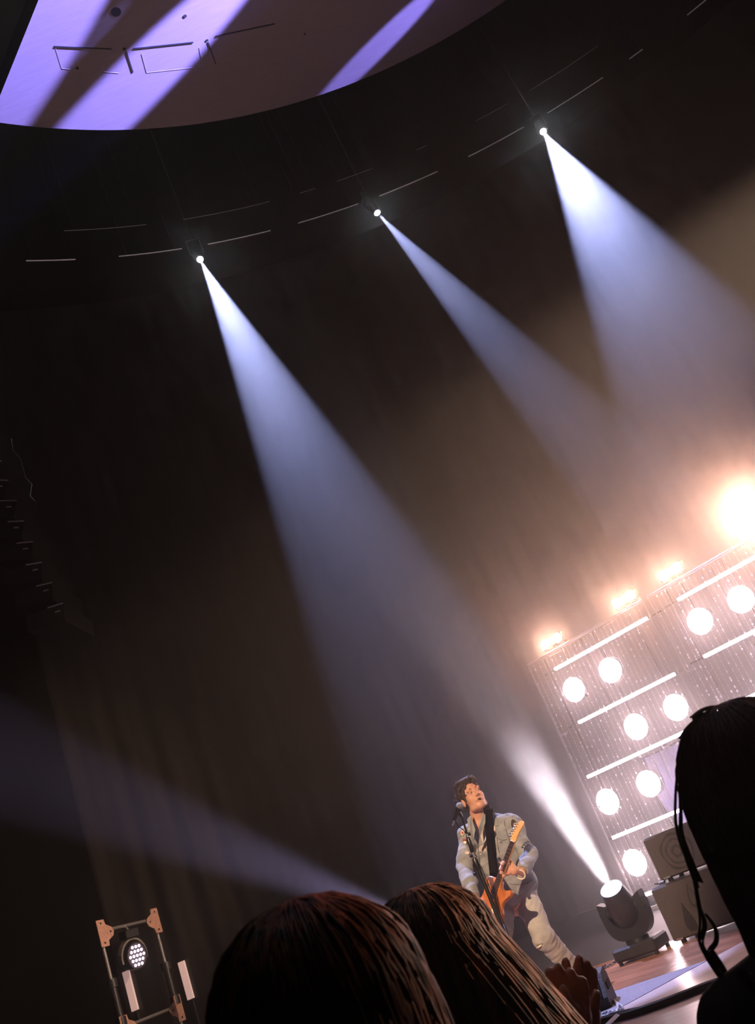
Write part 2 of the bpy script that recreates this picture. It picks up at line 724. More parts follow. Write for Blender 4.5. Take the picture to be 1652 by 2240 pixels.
RAILM = mat('pale_pipe', (0.8, 0.76, 0.76), 0.4)
RAILD = mat('dull_pipe', (0.13, 0.12, 0.12), 0.5)
rail(A(2.2, 1.66), 9.62, [((57, 570), (165, 570)), ((260, 562), (398, 545)), ((455, 534), (592, 505)), ((652, 487), (784, 449)), ((830, 427), (958, 376)),
                          ((1025, 343), (1147, 280)), ((1197, 247), (1320, 171)), ((1378, 132), (1407, 110)), ((1505, 36), (1545, -2))],
     'lighting_rail', 'pale curved lighting pipe broken into lengths between the three white spotlights', 0.0085, RAILM)
rail(A(2.11, 1.51), 9.17, [((140, 502), (320, 494)), ((400, 474), (590, 442)), ((655, 417), (690, 408)), ((735, 395), (815, 366)), ((910, 328), (935, 318)),
                           ((1040, 262), (1110, 222)), ((1158, 192), (1310, 104))],
     'lighting_rail', 'thin dull curved pipe hung between the pale canopy and the spotlight pipe', 0.006, RAILD)


# ------------------------------------------------------------------ overhead spotlights
def spotlight(px, target, label, power, lensr=0.045, spot=12.5):
    p = atZ(*px, 9.86)
    a_ = nrm(np.array(target) - p)
    t = thing('spotlight', p - a_ * 0.0, label, 'spotlight', None)
    MB().lathe(p, -a_, [(-0.02, 0.062), (0.0, 0.066), (0.2, 0.085), (0.34, 0.075), (0.38, 0.04)], 20).build('housing', BLACK, t, True)
    MB().lathe(p + a_ * 0.0205, a_, [(0.0, lensr), (0.004, lensr), (0.012, lensr * 0.6)], 20).build(
        'lens', mat('lit_lens', (0.8, 0.85, 1), 0.3, emit=(0.85, 0.9, 1.0), estr=60, sample=False), t, True)
    x = nrm(np.cross(a_, Z))
    c = p - a_ * 0.17
    y_ = MB()
    for s_ in (-1, 1):
        y_.box(c + x * s_ * 0.095 + Z * 0.11, x * 0.004, np.cross(x, Z) * 0.018, Z * 0.13)
    y_.box(c + Z * 0.24, x * 0.099, np.cross(x, Z) * 0.018, Z * 0.005)
    y_.build('yoke', BLACK, t)
    MB().cyl(c + Z * 0.24, A(c[0], c[1], 12.95), 0.012, n=8).build('drop_pipe', MATTE, t)
    lamp('spot_beam', 'SPOT', p + a_ * 0.06, power * K_SPOT, (0.47, 0.52, 1.0), t, target, 0.012, spot, 0.35)
    return t


spotlight((437, 566), (0.0, 7.0, 0), 'white beam spotlight aimed down towards the guitar player, at the short blue-lit pipe end', 13500)
spotlight((824, 464), (3.6, 9.7, 0), 'white spotlight with the narrowest and dimmest beam, middle one of three', 9500)
spotlight((1188, 287), (2.0, 5.0, 0), 'white spotlight with the widest and brightest beam, farthest from the curtain edge', 6800)


# dim fill lamp added out of view above the stage, lifting the blacks
wp = A(0.8, 5.2, 12.3)
wk = thing('fill_light', wp, 'dim caged fill lamp added unseen above the pale canopy', 'stage light')
MB().cyl(wp + Z * 0.08, A(wp[0], wp[1], 12.94), 0.012, n=8).build('flex', MATTE, wk)
MB().lathe(wp + Z * 0.02, Z, [(0, 0.035), (0.05, 0.04), (0.08, 0.02)], 14).build('socket', BLACK, wk, True)
for k in range(6):
    a_ = 2 * math.pi * k / 6
    d_ = A(math.cos(a_), math.sin(a_), 0)
    MB().tube([wp + d_ * 0.036 + Z * 0.03, wp + d_ * 0.075 - Z * 0.05, wp + d_ * 0.05 - Z * 0.13, wp - Z * 0.15], 0.002, 5).build('cage_wire', STEEL, wk, True)
MB().ball(wp - Z * 0.035, 0.03, 12, 8).build('bulb', mat('dim_bulb', (1, 0.9, 0.85), 0.4, emit=(1, 0.92, 0.9), estr=3, sample=False), wk, True)
lamp('fill_glow', 'POINT', wp - Z * 0.11, 380, (1.0, 0.93, 0.95), wk, None, 0.03)


# blue profile lights washing the underside of the canopy
def bluelight(loc, target, power, spot, k):
    p = np.array(loc, float)
    a_ = nrm(np.array(target) - p)
    t = thing('profile_light', p, k, 'stage light', 'blue canopy lights')
    MB().lathe(p, -a_, [(-0.03, 0.07), (0.0, 0.075), (0.25, 0.085), (0.45, 0.08), (0.5, 0.05)], 16).build('housing', BLACK, t, True)
    MB().lathe(p + a_ * 0.032, a_, [(0, 0.055), (0.006, 0.05)], 16).build(
        'lens', mat('blue_lens', (0.2, 0.2, 1), 0.3, emit=(0.25, 0.22, 1.0), estr=20, sample=False), t, True)
    MB().cyl(p - a_ * 0.2, A(*(p - a_ * 0.2)[:2], CZ - 0.01), 0.015, n=8).build('drop_pipe', MATTE, t)
    lamp('blue_beam', 'SPOT', p + a_ * 0.07, power, (0.26, 0.23, 1.0), t, target, 0.02, spot, 0.6)


for k, (pa, pb, pw_, sz, lb) in enumerate([
        ((150, 0), (10, 210), 85000, 6.2, 'black profile light throwing the blue streak along the cut edge of the canopy'),
        ((285, 0), (110, 170), 6000, 1.5, 'black profile light throwing the thinnest blue streak between two shadows'),
        ((480, 0), (205, 280), 120000, 5.4, 'black profile light throwing the widest blue streak over the ceiling hatch'),
        ((930, 0), (740, 190), 60000, 2.6, 'black profile light throwing the faint separate blue streak on the canopy')]):
    pl_, pr_ = cpt(*pb), cpt(*pa)
    md_ = (pl_ + pr_) / 2
    bluelight(md_ + nrm(pr_ - pl_) * 8.2 - Z * 1.2, md_, pw_, sz, lb)

# ------------------------------------------------------------------ black stage curtain on a curve behind the stage
CR = 13.6


def ang_at(px, py):
    r = ray(px, py)[:2]
    o = CAM[:2] - RING[:2]
    a_, b_, c_ = r @ r, 2 * r @ o, o @ o - CR * CR
    t = (-b_ + math.sqrt(b_ * b_ - 4 * a_ * c_)) / (2 * a_)
    p = o + r * t
    return math.atan2(p[1], p[0])


t_left, t_right = ang_at(150, 1700), math.radians(20)
NP = 7
lab = ['leftmost black velour stage curtain beside the truss tower', 'black velour curtain just behind the truss tower',
       'black velour curtain crossed by the low purple beam', 'black velour curtain between the purple beam and the guitar player',
       'black velour curtain directly behind the guitar player', 'black velour curtain behind the bead and lamp panels',
       'black velour curtain behind the last lamp panel']
for k in range(NP):
    a0 = t_left + (t_right - t_left) * k / NP
    a1 = t_left + (t_right - t_left) * (k + 1) / NP
    n_ = 180
    mb = MB()
    vs, fs = [], []
    zs = [0.004, 2.5, 5.0, 12.6]
    ph = 1.0
    for i in range(n_ + 1):
        t = a0 + (a1 - a0) * i / n_
        s_ = t * CR
        w0 = 0.075 * math.sin(s_ * 2 * math.pi / 0.46 + ph + 0.8 * math.sin(s_ * 1.7)) + 0.035 * math.sin(s_ * 2 * math.pi / 0.27 + 1.3 * ph)
        for j, z in enumerate(zs):
            rr = CR + w0 * (1.0, 0.9, 0.5, 0.0)[j] * (1.0 if k < 4 else 0.35)
            vs.append(RING + A(rr * math.cos(t), rr * math.sin(t), z))
    m_ = len(zs)
    for i in range(n_):
        for j in range(m_ - 1):
            fs.append((i * m_ + j, i * m_ + j + 1, (i + 1) * m_ + j + 1, (i + 1) * m_ + j))
    o = mb.add(vs, fs).build('stage_curtain', VELVET, None, 'all')
    tag(o, lab[k], 'curtain', 'black velour curtains around the stage')

# ------------------------------------------------------------------ lamp and bead panels
GLOWW = mat('lamp_glow', (1, 0.9, 0.9), 0.4, emit=(1.0, 0.72, 0.77), estr=30 * K_PANEL)
TUBEW = mat('tube_glow', (1, 0.9, 0.95), 0.4, emit=(1.0, 0.82, 0.92), estr=9 * K_PANEL)
WARM = mat('warm_glow', (1, 0.8, 0.5), 0.4, emit=(1.0, 0.52, 0.36), estr=300 * K_PANEL)
m = bpy.data.materials.new('glass_bead')
m.use_nodes = True
nt = m.node_tree
b = nt.nodes['Principled BSDF']
b.inputs['Base Color'].default_value = (0.85, 0.82, 0.9, 1)
b.inputs['Roughness'].default_value = 0.15
tr = nt.nodes.new('ShaderNodeBsdfTranslucent')
tr.inputs[0].default_value = (0.95, 0.9, 0.95, 1)
mx = nt.nodes.new('ShaderNodeMixShader')
mx.inputs[0].default_value = 0.6
nt.links.new(b.outputs[0], mx.inputs[1])
nt.links.new(tr.outputs[0], mx.inputs[2])
nt.links.new(mx.outputs[0], nt.nodes['Material Output'].inputs[0])
BEAD = m
FRAME = mat('panel_frame', (0.50, 0.50, 0.54), 0.3, 0.7)
VIOLET = mat('violet_led', (0.3, 0.25, 1), 0.4, emit=(0.35, 0.28, 1.0), estr=8, sample=False)
PW, PH = 1.62, 2.86


def panel(u0, discs, tubes, label, seed):
    rg = random.Random(seed)
    base = pan(u0, 0)
    t = thing('lamp_panel', base, label, 'light panel', 'upright lamp and bead panels across the stage')
    P = lambda u, z, off=0.0: pan(u0 + u, z, off)
    for u in (0, PW):
        MB().bevbox(P(u, PH / 2), U * 0.007, V * 0.014, Z * (PH / 2), 0.003).build('frame_post', FRAME, t)
    for z, h_ in ((PH - 0.012, 0.012), (0.02, 0.02)):
        MB().bevbox(P(PW / 2, z), U * (PW / 2), V * 0.02, Z * h_, 0.004).build('frame_rail', FRAME, t)
    for u, z in ((0.4, PH - 0.05), (1.15, PH - 0.05)):
        MB().box(P(u, z, -0.02), U * 0.08, V * 0.02, Z * 0.01).build('hook_plate', FRAME, t)
    for z in (1.98, 1.13):
        MB().box(P(0.055, z, -0.01), U * 0.05, V * 0.012, Z * 0.011).build('bracket', FRAME, t)
    MB().box(P(0.05, 0.03, 0.12), U * 0.03, V * 0.25, Z * 0.03).build('foot', BLACK, t)
    MB().box(P(PW - 0.05, 0.03, 0.12), U * 0.03, V * 0.25, Z * 0.03).build('foot', BLACK, t)
    for (u, z) in discs:
        can_ = MB().lathe(P(u, z, 0.0), V, [(0.0, 0.14), (0.006, 0.143), (0.1, 0.135), (0.17, 0.07), (0.19, 0.03)], 28).build('lamp_can', BLACK, t, True)
        MB().lathe(P(u, z, -0.004), V, [(0.0, 0.132), (0.004, 0.136)], 32).build('lamp_lens', GLOWW, can_)
        for k in range(14):
            aa = rg.uniform(0, 6.28)
            c = P(u + 0.124 * math.cos(aa), z + 0.124 * math.sin(aa), -0.012)
        MB().cyl(P(u, z + 0.12, 0.05), P(u, PH - 0.03, 0.05), 0.004, n=5).build('lamp_cable', BLACKP, can_)
    for (ua, ub, z) in tubes:
        tb = MB().cyl(P(ua, z), P(ub, z), 0.0175, n=10).build('tube_light', TUBEW, t, True)
        MB().box(P((ua + ub) / 2, z, 0.028), U * ((ub - ua) / 2 + 0.01), V * 0.008, Z * 0.02).build('tube_back', FRAME, tb)
        MB().box(P((ua + ub) / 2, z, 0.035), U * (PW / 2), V * 0.006, Z * 0.006).build('tube_bar', BLACK, tb)
    # bead strings
    ns = 27
    for k in range(ns):
        u = 0.05 + (PW - 0.1) * k / (ns - 1) + rg.uniform(-0.008, 0.008)
        off = -0.045 + rg.uniform(-0.02, 0.01)
        mb = MB()
        zb = 0.12
        mb.box(P(u, (PH + zb) / 2 - 0.03, off), U * 0.0005, V * 0.0005, Z * ((PH - zb) / 2 - 0.03))
        z = PH - 0.06
        while z > zb:
            r_ = 0.0042 if rg.random() < 0.72 else rg.choice((0.006, 0.0085, 0.0115))
            c = P(u + rg.uniform(-0.002, 0.002), z, off)
            mb.add([c + U * r_, c - U * r_, c + V * r_, c - V * r_, c + Z * r_ * 1.6, c - Z * r_ * 1.6],
                   [(0, 2, 4), (2, 1, 4), (1, 3, 4), (3, 0, 4), (2, 0, 5), (1, 2, 5), (3, 1, 5), (0, 3, 5)])
            z -= rg.choice((0.022, 0.03, 0.03, 0.045, 0.07))
        mb.build('bead_string', BEAD, t)
    return t


tubes1 = [(0.30, 1.57, 2.66), (0.29, 1.56, 2.02), (0.10, 1.49, 1.46), (0.07, 1.49, 0.79), (0.04, 1.45, 0.16)]
discs1 = [(0.41, 2.36), (0.92, 2.36), (0.90, 1.715), (1.41, 1.715), (0.20, 1.145), (0.74, 1.145), (0.19, 0.484), (0.73, 0.484)]
panel(0.0, discs1, tubes1, 'end lamp and bead panel standing beside the dark curtain, behind the moving light', 3)
discs2 = [(0.38, 2.37), (0.86, 2.37), (0.90, 1.715), (1.41, 1.715), (0.20, 1.145), (0.74, 1.145), (0.19, 0.484)]
tubes2 = [(0.28, 1.55, 2.67), (0.24, 1.5, 2.04), (0.10, 1.49, 1.50), (0.07, 1.49, 0.79)]
panel(1.70, discs2, tubes2, 'lamp and bead panel joined next to the end panel, partly behind a dark-haired head', 4)
panel(3.40, discs1[:4], tubes1[:3], 'third lamp and bead panel, continuing the row beyond the big warm light', 5)

# violet LED washes at the foot of the panels, lighting a pale cloth behind
for (u, z, off, lb) in ((1.15, 0.03, -0.25, 'low violet wash light at the foot of the end lamp panel'),
                        (2.75, 0.03, -0.25, 'low violet wash light at the foot of the joined lamp panel')):
    p = pan(u, 0.0, off)
    t = thing('wash_light', p, lb, 'stage light')
    MB().bevbox(p + Z * 0.035, U * 0.16, V * 0.04, Z * 0.03, 0.006).build('housing', BLACK, t)
    MB().box(p + Z * 0.067 + V * 0.005, U * 0.15, V * 0.03, Z * 0.003).build('lens', VIOLET, t)
    lamp('violet_wash', 'SPOT', p + Z * 0.09, 60, (0.35, 0.25, 1.0), t, pan(u + 0.05, 1.3, 0.3), 0.04, 90, 0.6)
mb = MB()
vs, fs = [], []
n_ = 60
for i in range(n_ + 1):
    u = 0.62 + 0.95 * i / n_
    for j in range(9):
        z = 0.35 + 1.06 * j / 8
        o_ = 0.36 + 0.035 * math.sin(i * 0.9 + 0.6 * j) * (0.4 + j / 9) + 0.03 * math.sin(i * 0.33 + j)
        vs.append(pan(u + 0.03 * math.sin(j), z, o_))
for i in range(n_):
    for j in range(8):
        fs.append((i * 9 + j, i * 9 + j + 1, (i + 1) * 9 + j + 1, (i + 1) * 9 + j))
c_ = mb.add(vs, fs).build('cloth_drape', mat('pale_cloth', (0.6, 0.58, 0.62), 0.9, spec=0.1), None, 'all')
tag(c_, 'crumpled pale lavender-lit cloth hung behind the lamps of the end panel', 'cloth')
MB().cyl(pan(0.6, 1.42, 0.36), pan(1.6, 1.42, 0.36), 0.012, n=8).build('curtain_rod', BLACK, c_)
for u in (0.6, 1.6):
    MB().cyl(pan(u, 0.0, 0.36), pan(u, 1.43, 0.36), 0.012, n=8).build('rod_post', BLACK, c_)


# warm two-cell blinders on top of the panels
def blinder(us, z, label, big=False, cat='stage light', grp='warm lights on the panel tops'):
    uc = sum(us) / len(us)
    t = thing('blinder_light', pan(uc, PH, 0.0), label, cat, grp)
    r_ = 0.052 if not big else 0.17
    hw = (max(us) - min(us)) / 2 + r_ + 0.008
    hz = r_ + 0.006
    MB().bevbox(pan(uc, z, 0.05), U * hw, V * 0.045, Z * hz, 0.008).build('housing', MATTE, t)
    MB().box(pan(uc, (PH + z - hz) / 2 + 0.002, 0.05), U * 0.03, V * 0.02, Z * max(0.005, (z - hz - PH) / 2 + 0.004)).build('clamp', BLACK, t)
    for u in us:
        MB().lathe(pan(u, z, -0.004), -V, [(0, r_), (0.004, r_), (0.012, r_ * 0.7)], 20).build('lamp_lens', WARM, t, True)
    return t


blinder((0.32, 0.50), 2.955, 'warm two-cell blinder light nearest the free corner of the end lamp panel')
blinder((1.35, 1.525), 2.955, 'warm two-cell blinder light at the joint end of the end lamp panel')
blinder((1.96, 2.135), 2.965, 'warm two-cell blinder light on the joined lamp panel, close to the joint')
blinder((3.08,), 3.07, 'large overexposed warm flood light on top of the joined lamp panel', True)


# ------------------------------------------------------------------ moving head lights
def moving_head(base, aim, yaw, label, power, col, spot, sc=1.0, lit=None):
    base = np.array(base, float)
    X = A(math.cos(yaw), math.sin(yaw), 0)
    Y = A(-math.sin(yaw), math.cos(yaw), 0)
    t = thing('moving_head_light', base, label, 'stage light', 'moving head lights on the stage floor')
    s_ = sc
    MB().bevbox(base + Z * 0.075 * s_, X * 0.2 * s_, Y * 0.15 * s_, Z * 0.05 * s_, 0.015).build('base', BLACK, t)
    for a_ in (-1, 1):
        for b_ in (-1, 1):
            MB().cyl(base + X * 0.17 * a_ * s_ + Y * 0.12 * b_ * s_, base + X * 0.17 * a_ * s_ + Y * 0.12 * b_ * s_ + Z * 0.03 * s_, 0.016, n=8).build('foot', BLACKP, t)
    MB().cyl(base + Z * 0.125 * s_, base + Z * 0.15 * s_, 0.1 * s_, n=20).build('turntable', BLACKP, t)
    # yoke: U-shaped plate with a round cut-out
    piv = base + Z * 0.385 * s_
    inner, outer = [], []
    for th in np.linspace(math.radians(-205), math.radians(25), 41):
        inner.append((0.148 * math.cos(th), 0.148 * math.sin(th)))
        ox, oy = math.cos(th), math.sin(th)
        k = 1 / ((abs(ox) / 0.205) ** 3.2 + (abs(oy) / 0.235) ** 3.2) ** (1 / 3.2)
        outer.append((ox * k, oy * k))
    mb = MB()
    vs = []
    for d_ in (-0.055, 0.055):
        for q1, q2 in zip(inner, outer):
            vs += [piv + (X * q1[0] + Z * q1[1]) * s_ + Y * d_ * s_, piv + (X * q2[0] + Z * q2[1]) * s_ + Y * d_ * s_]
    n2 = len(inner) * 2
    fs = []
    for i in range(len(inner) - 1):
        a_ = 2 * i
        fs += [(a_, a_ + 1, a_ + 3, a_ + 2), (n2 + a_, n2 + a_ + 2, n2 + a_ + 3, n2 + a_ + 1),
               (a_, a_ + 2, n2 + a_ + 2, n2 + a_), (a_ + 1, n2 + a_ + 1, n2 + a_ + 3, a_ + 3)]
    fs += [(0, n2, n2 + 1, 1), (n2 - 2, n2 - 1, 2 * n2 - 1, 2 * n2 - 2)]
    mb.add(vs, fs).build('yoke', BLACKP, t, True)
    a_ = nrm(aim)
    hd = MB().lathe(piv, a_, [(-0.19 * s_, 0.05 * s_), (-0.17 * s_, 0.095 * s_), (-0.08 * s_, 0.128 * s_), (0.03 * s_, 0.13 * s_), (0.10 * s_, 0.115 * s_),
                              (0.19 * s_, 0.1 * s_), (0.215 * s_, 0.098 * s_), (0.215 * s_, 0.075 * s_), (0.16 * s_, 0.07 * s_)], 28).build('head', BLACKP, t, True)
    MB().lathe(piv + a_ * 0.165 * s_, a_, [(0, 0.068 * s_), (0.012 * s_, 0.064 * s_), (0.024 * s_, 0.04 * s_), (0.028 * s_, 0.012 * s_)], 24).build(
        'lens', mat('beam_lens', (0.9, 0.92, 1), 0.3, emit=(0.92, 0.93, 1.0), estr=25, sample=False), hd, True)
    for q in (-1, 1):
        MB().cyl(piv + X * q * 0.12 * s_, piv + X * q * 0.215 * s_, 0.05 * s_, 0.045 * s_, 16).build('pivot_cap', BLACKP, t, True)
    lamp('moving_beam', 'SPOT', piv + a_ * 0.2 * s_, power, col, t, piv + a_ * 3, 0.05 * s_, spot, 0.5)
    return t


mhb = A(0.55, 7.72, 0)
moving_head(mhb, A(-0.20, -0.62, 1.0), math.atan2(U[1], U[0]) + 0.1, 'black moving head light blasting a white beam upward, beside the speaker cabinets', 7500, (1.0, 0.86, 0.95), 15, 0.88)
p2 = atY(960, 2006, 11.0)
moving_head(A(p2[0], p2[1], 0), A(-0.76, -0.10, 0.66), math.atan2(U[1], U[0]), 'black moving head light behind the guitar player sending the low purple beam', 8500, (0.66, 0.55, 1.0), 17, 1.45)
# ------------------------------------------------------------------ line array hanging at the far left
LA = [(-1, 951), (10, 993), (21, 1035), (36, 1077), (54, 1121), (70, 1165), (89, 1210), (109, 1255), (131, 1299), (155, 1344)]
ltilt = [6, 5.5, 5, 3, 0, -2, -5, -9, -13, -17]
LAY = 11.7
tp = atY(*LA[0], LAY)
la = thing('line_array', tp + Z * 0.4, 'tall curved column of black loudspeaker boxes hung beside the curtain', 'loudspeaker')
EDGE = mat('grey_edge', (0.7, 0.68, 0.64), 0.5, 0.2)
for (px, py), tl in zip(LA, ltilt):
    c = atY(px, py, LAY)
    e = atY(px + 17 * math.cos(math.radians(tl)), py + 17 * math.sin(math.radians(tl)), LAY) - c
    L = np.linalg.norm(e)
    ex = e / L
    ey = A(0, 1, 0)
    ez = nrm(np.cross(ex, ey))
    ez = ez if ez[2] > 0 else -ez
    cab = MB()
    # trapezoid cabinet reaching away to the left of the bright edge
    prof = [(L, 0.0), (L, -0.245), (-0.42, -0.225), (-0.42, -0.02)]
    cab.prism(prof, c, ex, ez, ey, -0.45, 0.45)
    cab.build('speaker_box', MATTE, la)
    MB().box(c + ez * 0.004 - ey * 0.455, ex * L, ey * 0.006, ez * 0.007).build('rigging_edge', EDGE, la)
    MB().box(c - ez * 0.085 + ex * 0.02 - ey * 0.455, ex * 0.034, ey * 0.006, ez * 0.008).build('handle', EDGE, la)
MB().cyl(tp + Z * 0.0 - A(0.15, 0, 0), A(tp[0] - 0.15, tp[1], 12.93), 0.03, n=8).build('hoist_chain', MATTE, la)
# sagging cable loops along the back of the array
pts = [atY(x, y, LAY + 0.1) for x, y in [(25, 960), (28, 985), (45, 1005), (56, 1045), (70, 1060), (66, 1085), (80, 1100), (78, 1110)]]
MB().tube(pts, 0.008, 6).build('cable', BLACKP, la, True)
pts = [atY(x, y, LAY + 0.1) for x, y in [(84, 1128), (92, 1148), (104, 1152), (108, 1162), (103, 1172), (96, 1166)]]
MB().tube(pts, 0.008, 6).build('cable', BLACKP, la, True)

# ------------------------------------------------------------------ truss tower with wash light and frosted strips
TL, TR = atY(219, 2044, 11.5), A(-4.64, 12.645, 1.95)
te = TR - TL
tw = np.linalg.norm(te[:2])
tx = nrm(A(te[0], te[1], 0))
tn = nrm(np.cross(Z, tx))       # horizontal, across the tower face
if tn[1] > 0:
    tn = -tn
tower = thing('truss_tower', A(TL[0], TL[1], 0), 'slim dark metal frame tower with coppery corner plates, left of the stage', 'tower')
TUBEM = mat('dull_tube', (0.22, 0.21, 0.21), 0.45, 0.4)
zt = 1.95
T = lambda x, z, n_=0.0: A(TL[0], TL[1], 0) + tx * x + Z * z + tn * n_
for x in (0, tw):
    MB().cyl(T(x, 0), T(x, zt), 0.022, n=10).build('upright', TUBEM, tower, True)
    MB().cyl(T(x, 0.98), T(x, 1.38), 0.042, n=10).build('sleeve', BLACK, tower, True)
    for z in (1.40, 0.99):
        MB().cyl(T(x, z - 0.045), T(x, z + 0.045), 0.062, n=10).build('clamp', BLACK, tower, True)
    MB().box(T(x, 0.012), tx * 0.2, tn * 0.2, Z * 0.012).build('base_plate', BLACK, tower)
for z in (zt + 0.03, 0.92, 0.1):
    MB().cyl(T(0, z), T(tw, z), 0.02, n=10).build('crossbar', TUBEM, tower, True)
for z in (zt, 0.89):
    for x, s_ in ((0, 1), (tw, -1)):
        g = [(-0.05, 0.15), (0.05, 0.15), (0.06, 0.09), (0.13, 0.05), (0.15, 0.0), (0.13, -0.05), (0.06, -0.09), (0.05, -0.15), (-0.05, -0.15)]
        pl = MB().prism([(a_ * s_ * 1.5, b_) for a_, b_ in g], T(x, z, 0.03), tx, Z, tn, 0, 0.008).build('corner_plate', COPPER, tower)
        for bx, bz in ((0.0, 0.11), (0.0, -0.11), (0.11, 0.0)):
            MB().cyl(T(x + bx * s_ * 1.4, z + bz, 0.037), T(x + bx * s_ * 1.4, z + bz, 0.045), 0.012, n=8).build('bolt', BLACK, pl)

# wash light hanging from the top crossbar
wc = atY(297, 2091, 12.0)
wl = thing('wash_light', A(wc[0], wc[1], zt), 'LED wash light with rows of lit dots hanging in the truss tower', 'stage light')
wd = nrm(A(0.88, -0.46, -0.10))
wx = nrm(np.cross(wd, Z))
wu = np.cross(wx, wd)
MB().lathe(wc, wd, [(-0.22, 0.07), (-0.16, 0.13), (-0.02, 0.155), (0.03, 0.155), (0.03, 0.14), (0.022, 0.138)], 28).build('head', BLACK, wl, True)
yk = MB()
pts = [wc + wx * (0.19 * math.sin(th)) + wu * (0.2 * math.cos(th)) - wd * 0.05 for th in np.linspace(math.radians(-105), math.radians(105), 15)]
for i in range(14):
    p, q_ = pts[i], pts[i + 1]
    yk.box((p + q_) / 2, (q_ - p) / 2 * 1.02, wd * 0.035, nrm(np.cross(q_ - p, wd)) * 0.012)
yk.build('yoke', mat('grey_yoke', (0.16, 0.14, 0.12), 0.5), wl)
MB().bevbox(wc + wu * 0.26 - wd * 0.05, wx * 0.1, wd * 0.07, wu * 0.05, 0.01).build('base', BLACK, wl)
MB().cyl(wc + wu * 0.3 - wd * 0.05, A(*(wc - wd * 0.05)[:2], zt + 0.03), 0.02, n=8).build('hook', STEEL, wl)
LEDM = mat('led_dot', (0.9, 0.85, 1), 0.3, emit=(0.95, 0.85, 1.0), estr=2.2, sample=False)
for r in range(-2, 3):
    nn = 5 - abs(r)
    for k in range(nn):
        c = wc + wd * 0.026 + wx * ((k - (nn - 1) / 2) * 0.052) + wu * (r * 0.05)
        MB().lathe(c, wd, [(0, 0.019), (0.006, 0.018), (0.012, 0.01)], 8).build('led_lens', LEDM, wl)
MB().lathe(wc + wd * 0.02, wd, [(0, 0.139), (0.003, 0.139)], 24).build('led_plate', mat('violet_grey_plate', (0.10, 0.08, 0.13), 0.4), wl)

# frosted pale strips by the tower; their emission stands in for reflected stage light
STRIPM = mat('frosted_strip', (0.6, 0.5, 0.48), 0.35, emit=(1.0, 0.62, 0.56), estr=0.42, sample=False)
for (cs, y_, lb) in (([(269, 2125), (284, 2122.5), (304, 2208.5), (289, 2213)], 12.3, 'frosted pinkish strip glowing for reflected light inside the truss tower, with a white hot spot'),
                     ([(389.5, 2105), (404, 2101.5), (425.5, 2183), (411, 2188)], 12.3, 'frosted pinkish strip glowing for reflected light, standing just outside the truss tower')):
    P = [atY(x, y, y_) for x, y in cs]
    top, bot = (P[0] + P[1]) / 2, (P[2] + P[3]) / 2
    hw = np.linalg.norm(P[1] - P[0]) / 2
    t = thing('glow_strip', A(bot[0], bot[1], 0), lb, 'light batten', 'frosted strips by the truss tower')
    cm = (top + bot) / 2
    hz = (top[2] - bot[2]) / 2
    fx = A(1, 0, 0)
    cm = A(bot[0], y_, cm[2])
    MB().bevbox(cm, fx * hw, A(0, 0.02, 0), Z * hz, 0.004).build('strip_face', STRIPM, t)
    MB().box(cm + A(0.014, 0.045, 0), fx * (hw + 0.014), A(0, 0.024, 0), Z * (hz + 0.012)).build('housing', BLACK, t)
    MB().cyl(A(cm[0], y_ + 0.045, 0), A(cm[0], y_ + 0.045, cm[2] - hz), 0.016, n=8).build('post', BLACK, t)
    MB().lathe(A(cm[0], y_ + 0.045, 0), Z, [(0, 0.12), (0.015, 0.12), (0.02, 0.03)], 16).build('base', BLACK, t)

# ------------------------------------------------------------------ speaker cabinets
GRILL = mat('grille_cloth', (0.048, 0.038, 0.037), 0.8, noise=((90, 90, 90), 0.25))
TOLEX = mat('dark_tolex', (0.014, 0.012, 0.012), 0.55, bump=(120, 0.3))
MARKM = mat('dark_emblem', (0.010, 0.007, 0.007), 0.8)
cb = atZ(1477, 2071, 0)
cyaw = math.atan2(U[1], U[0]) + math.radians(6)
CX = A(math.cos(cyaw), math.sin(cyaw), 0)
CY = A(-math.sin(cyaw), math.cos(cyaw), 0)


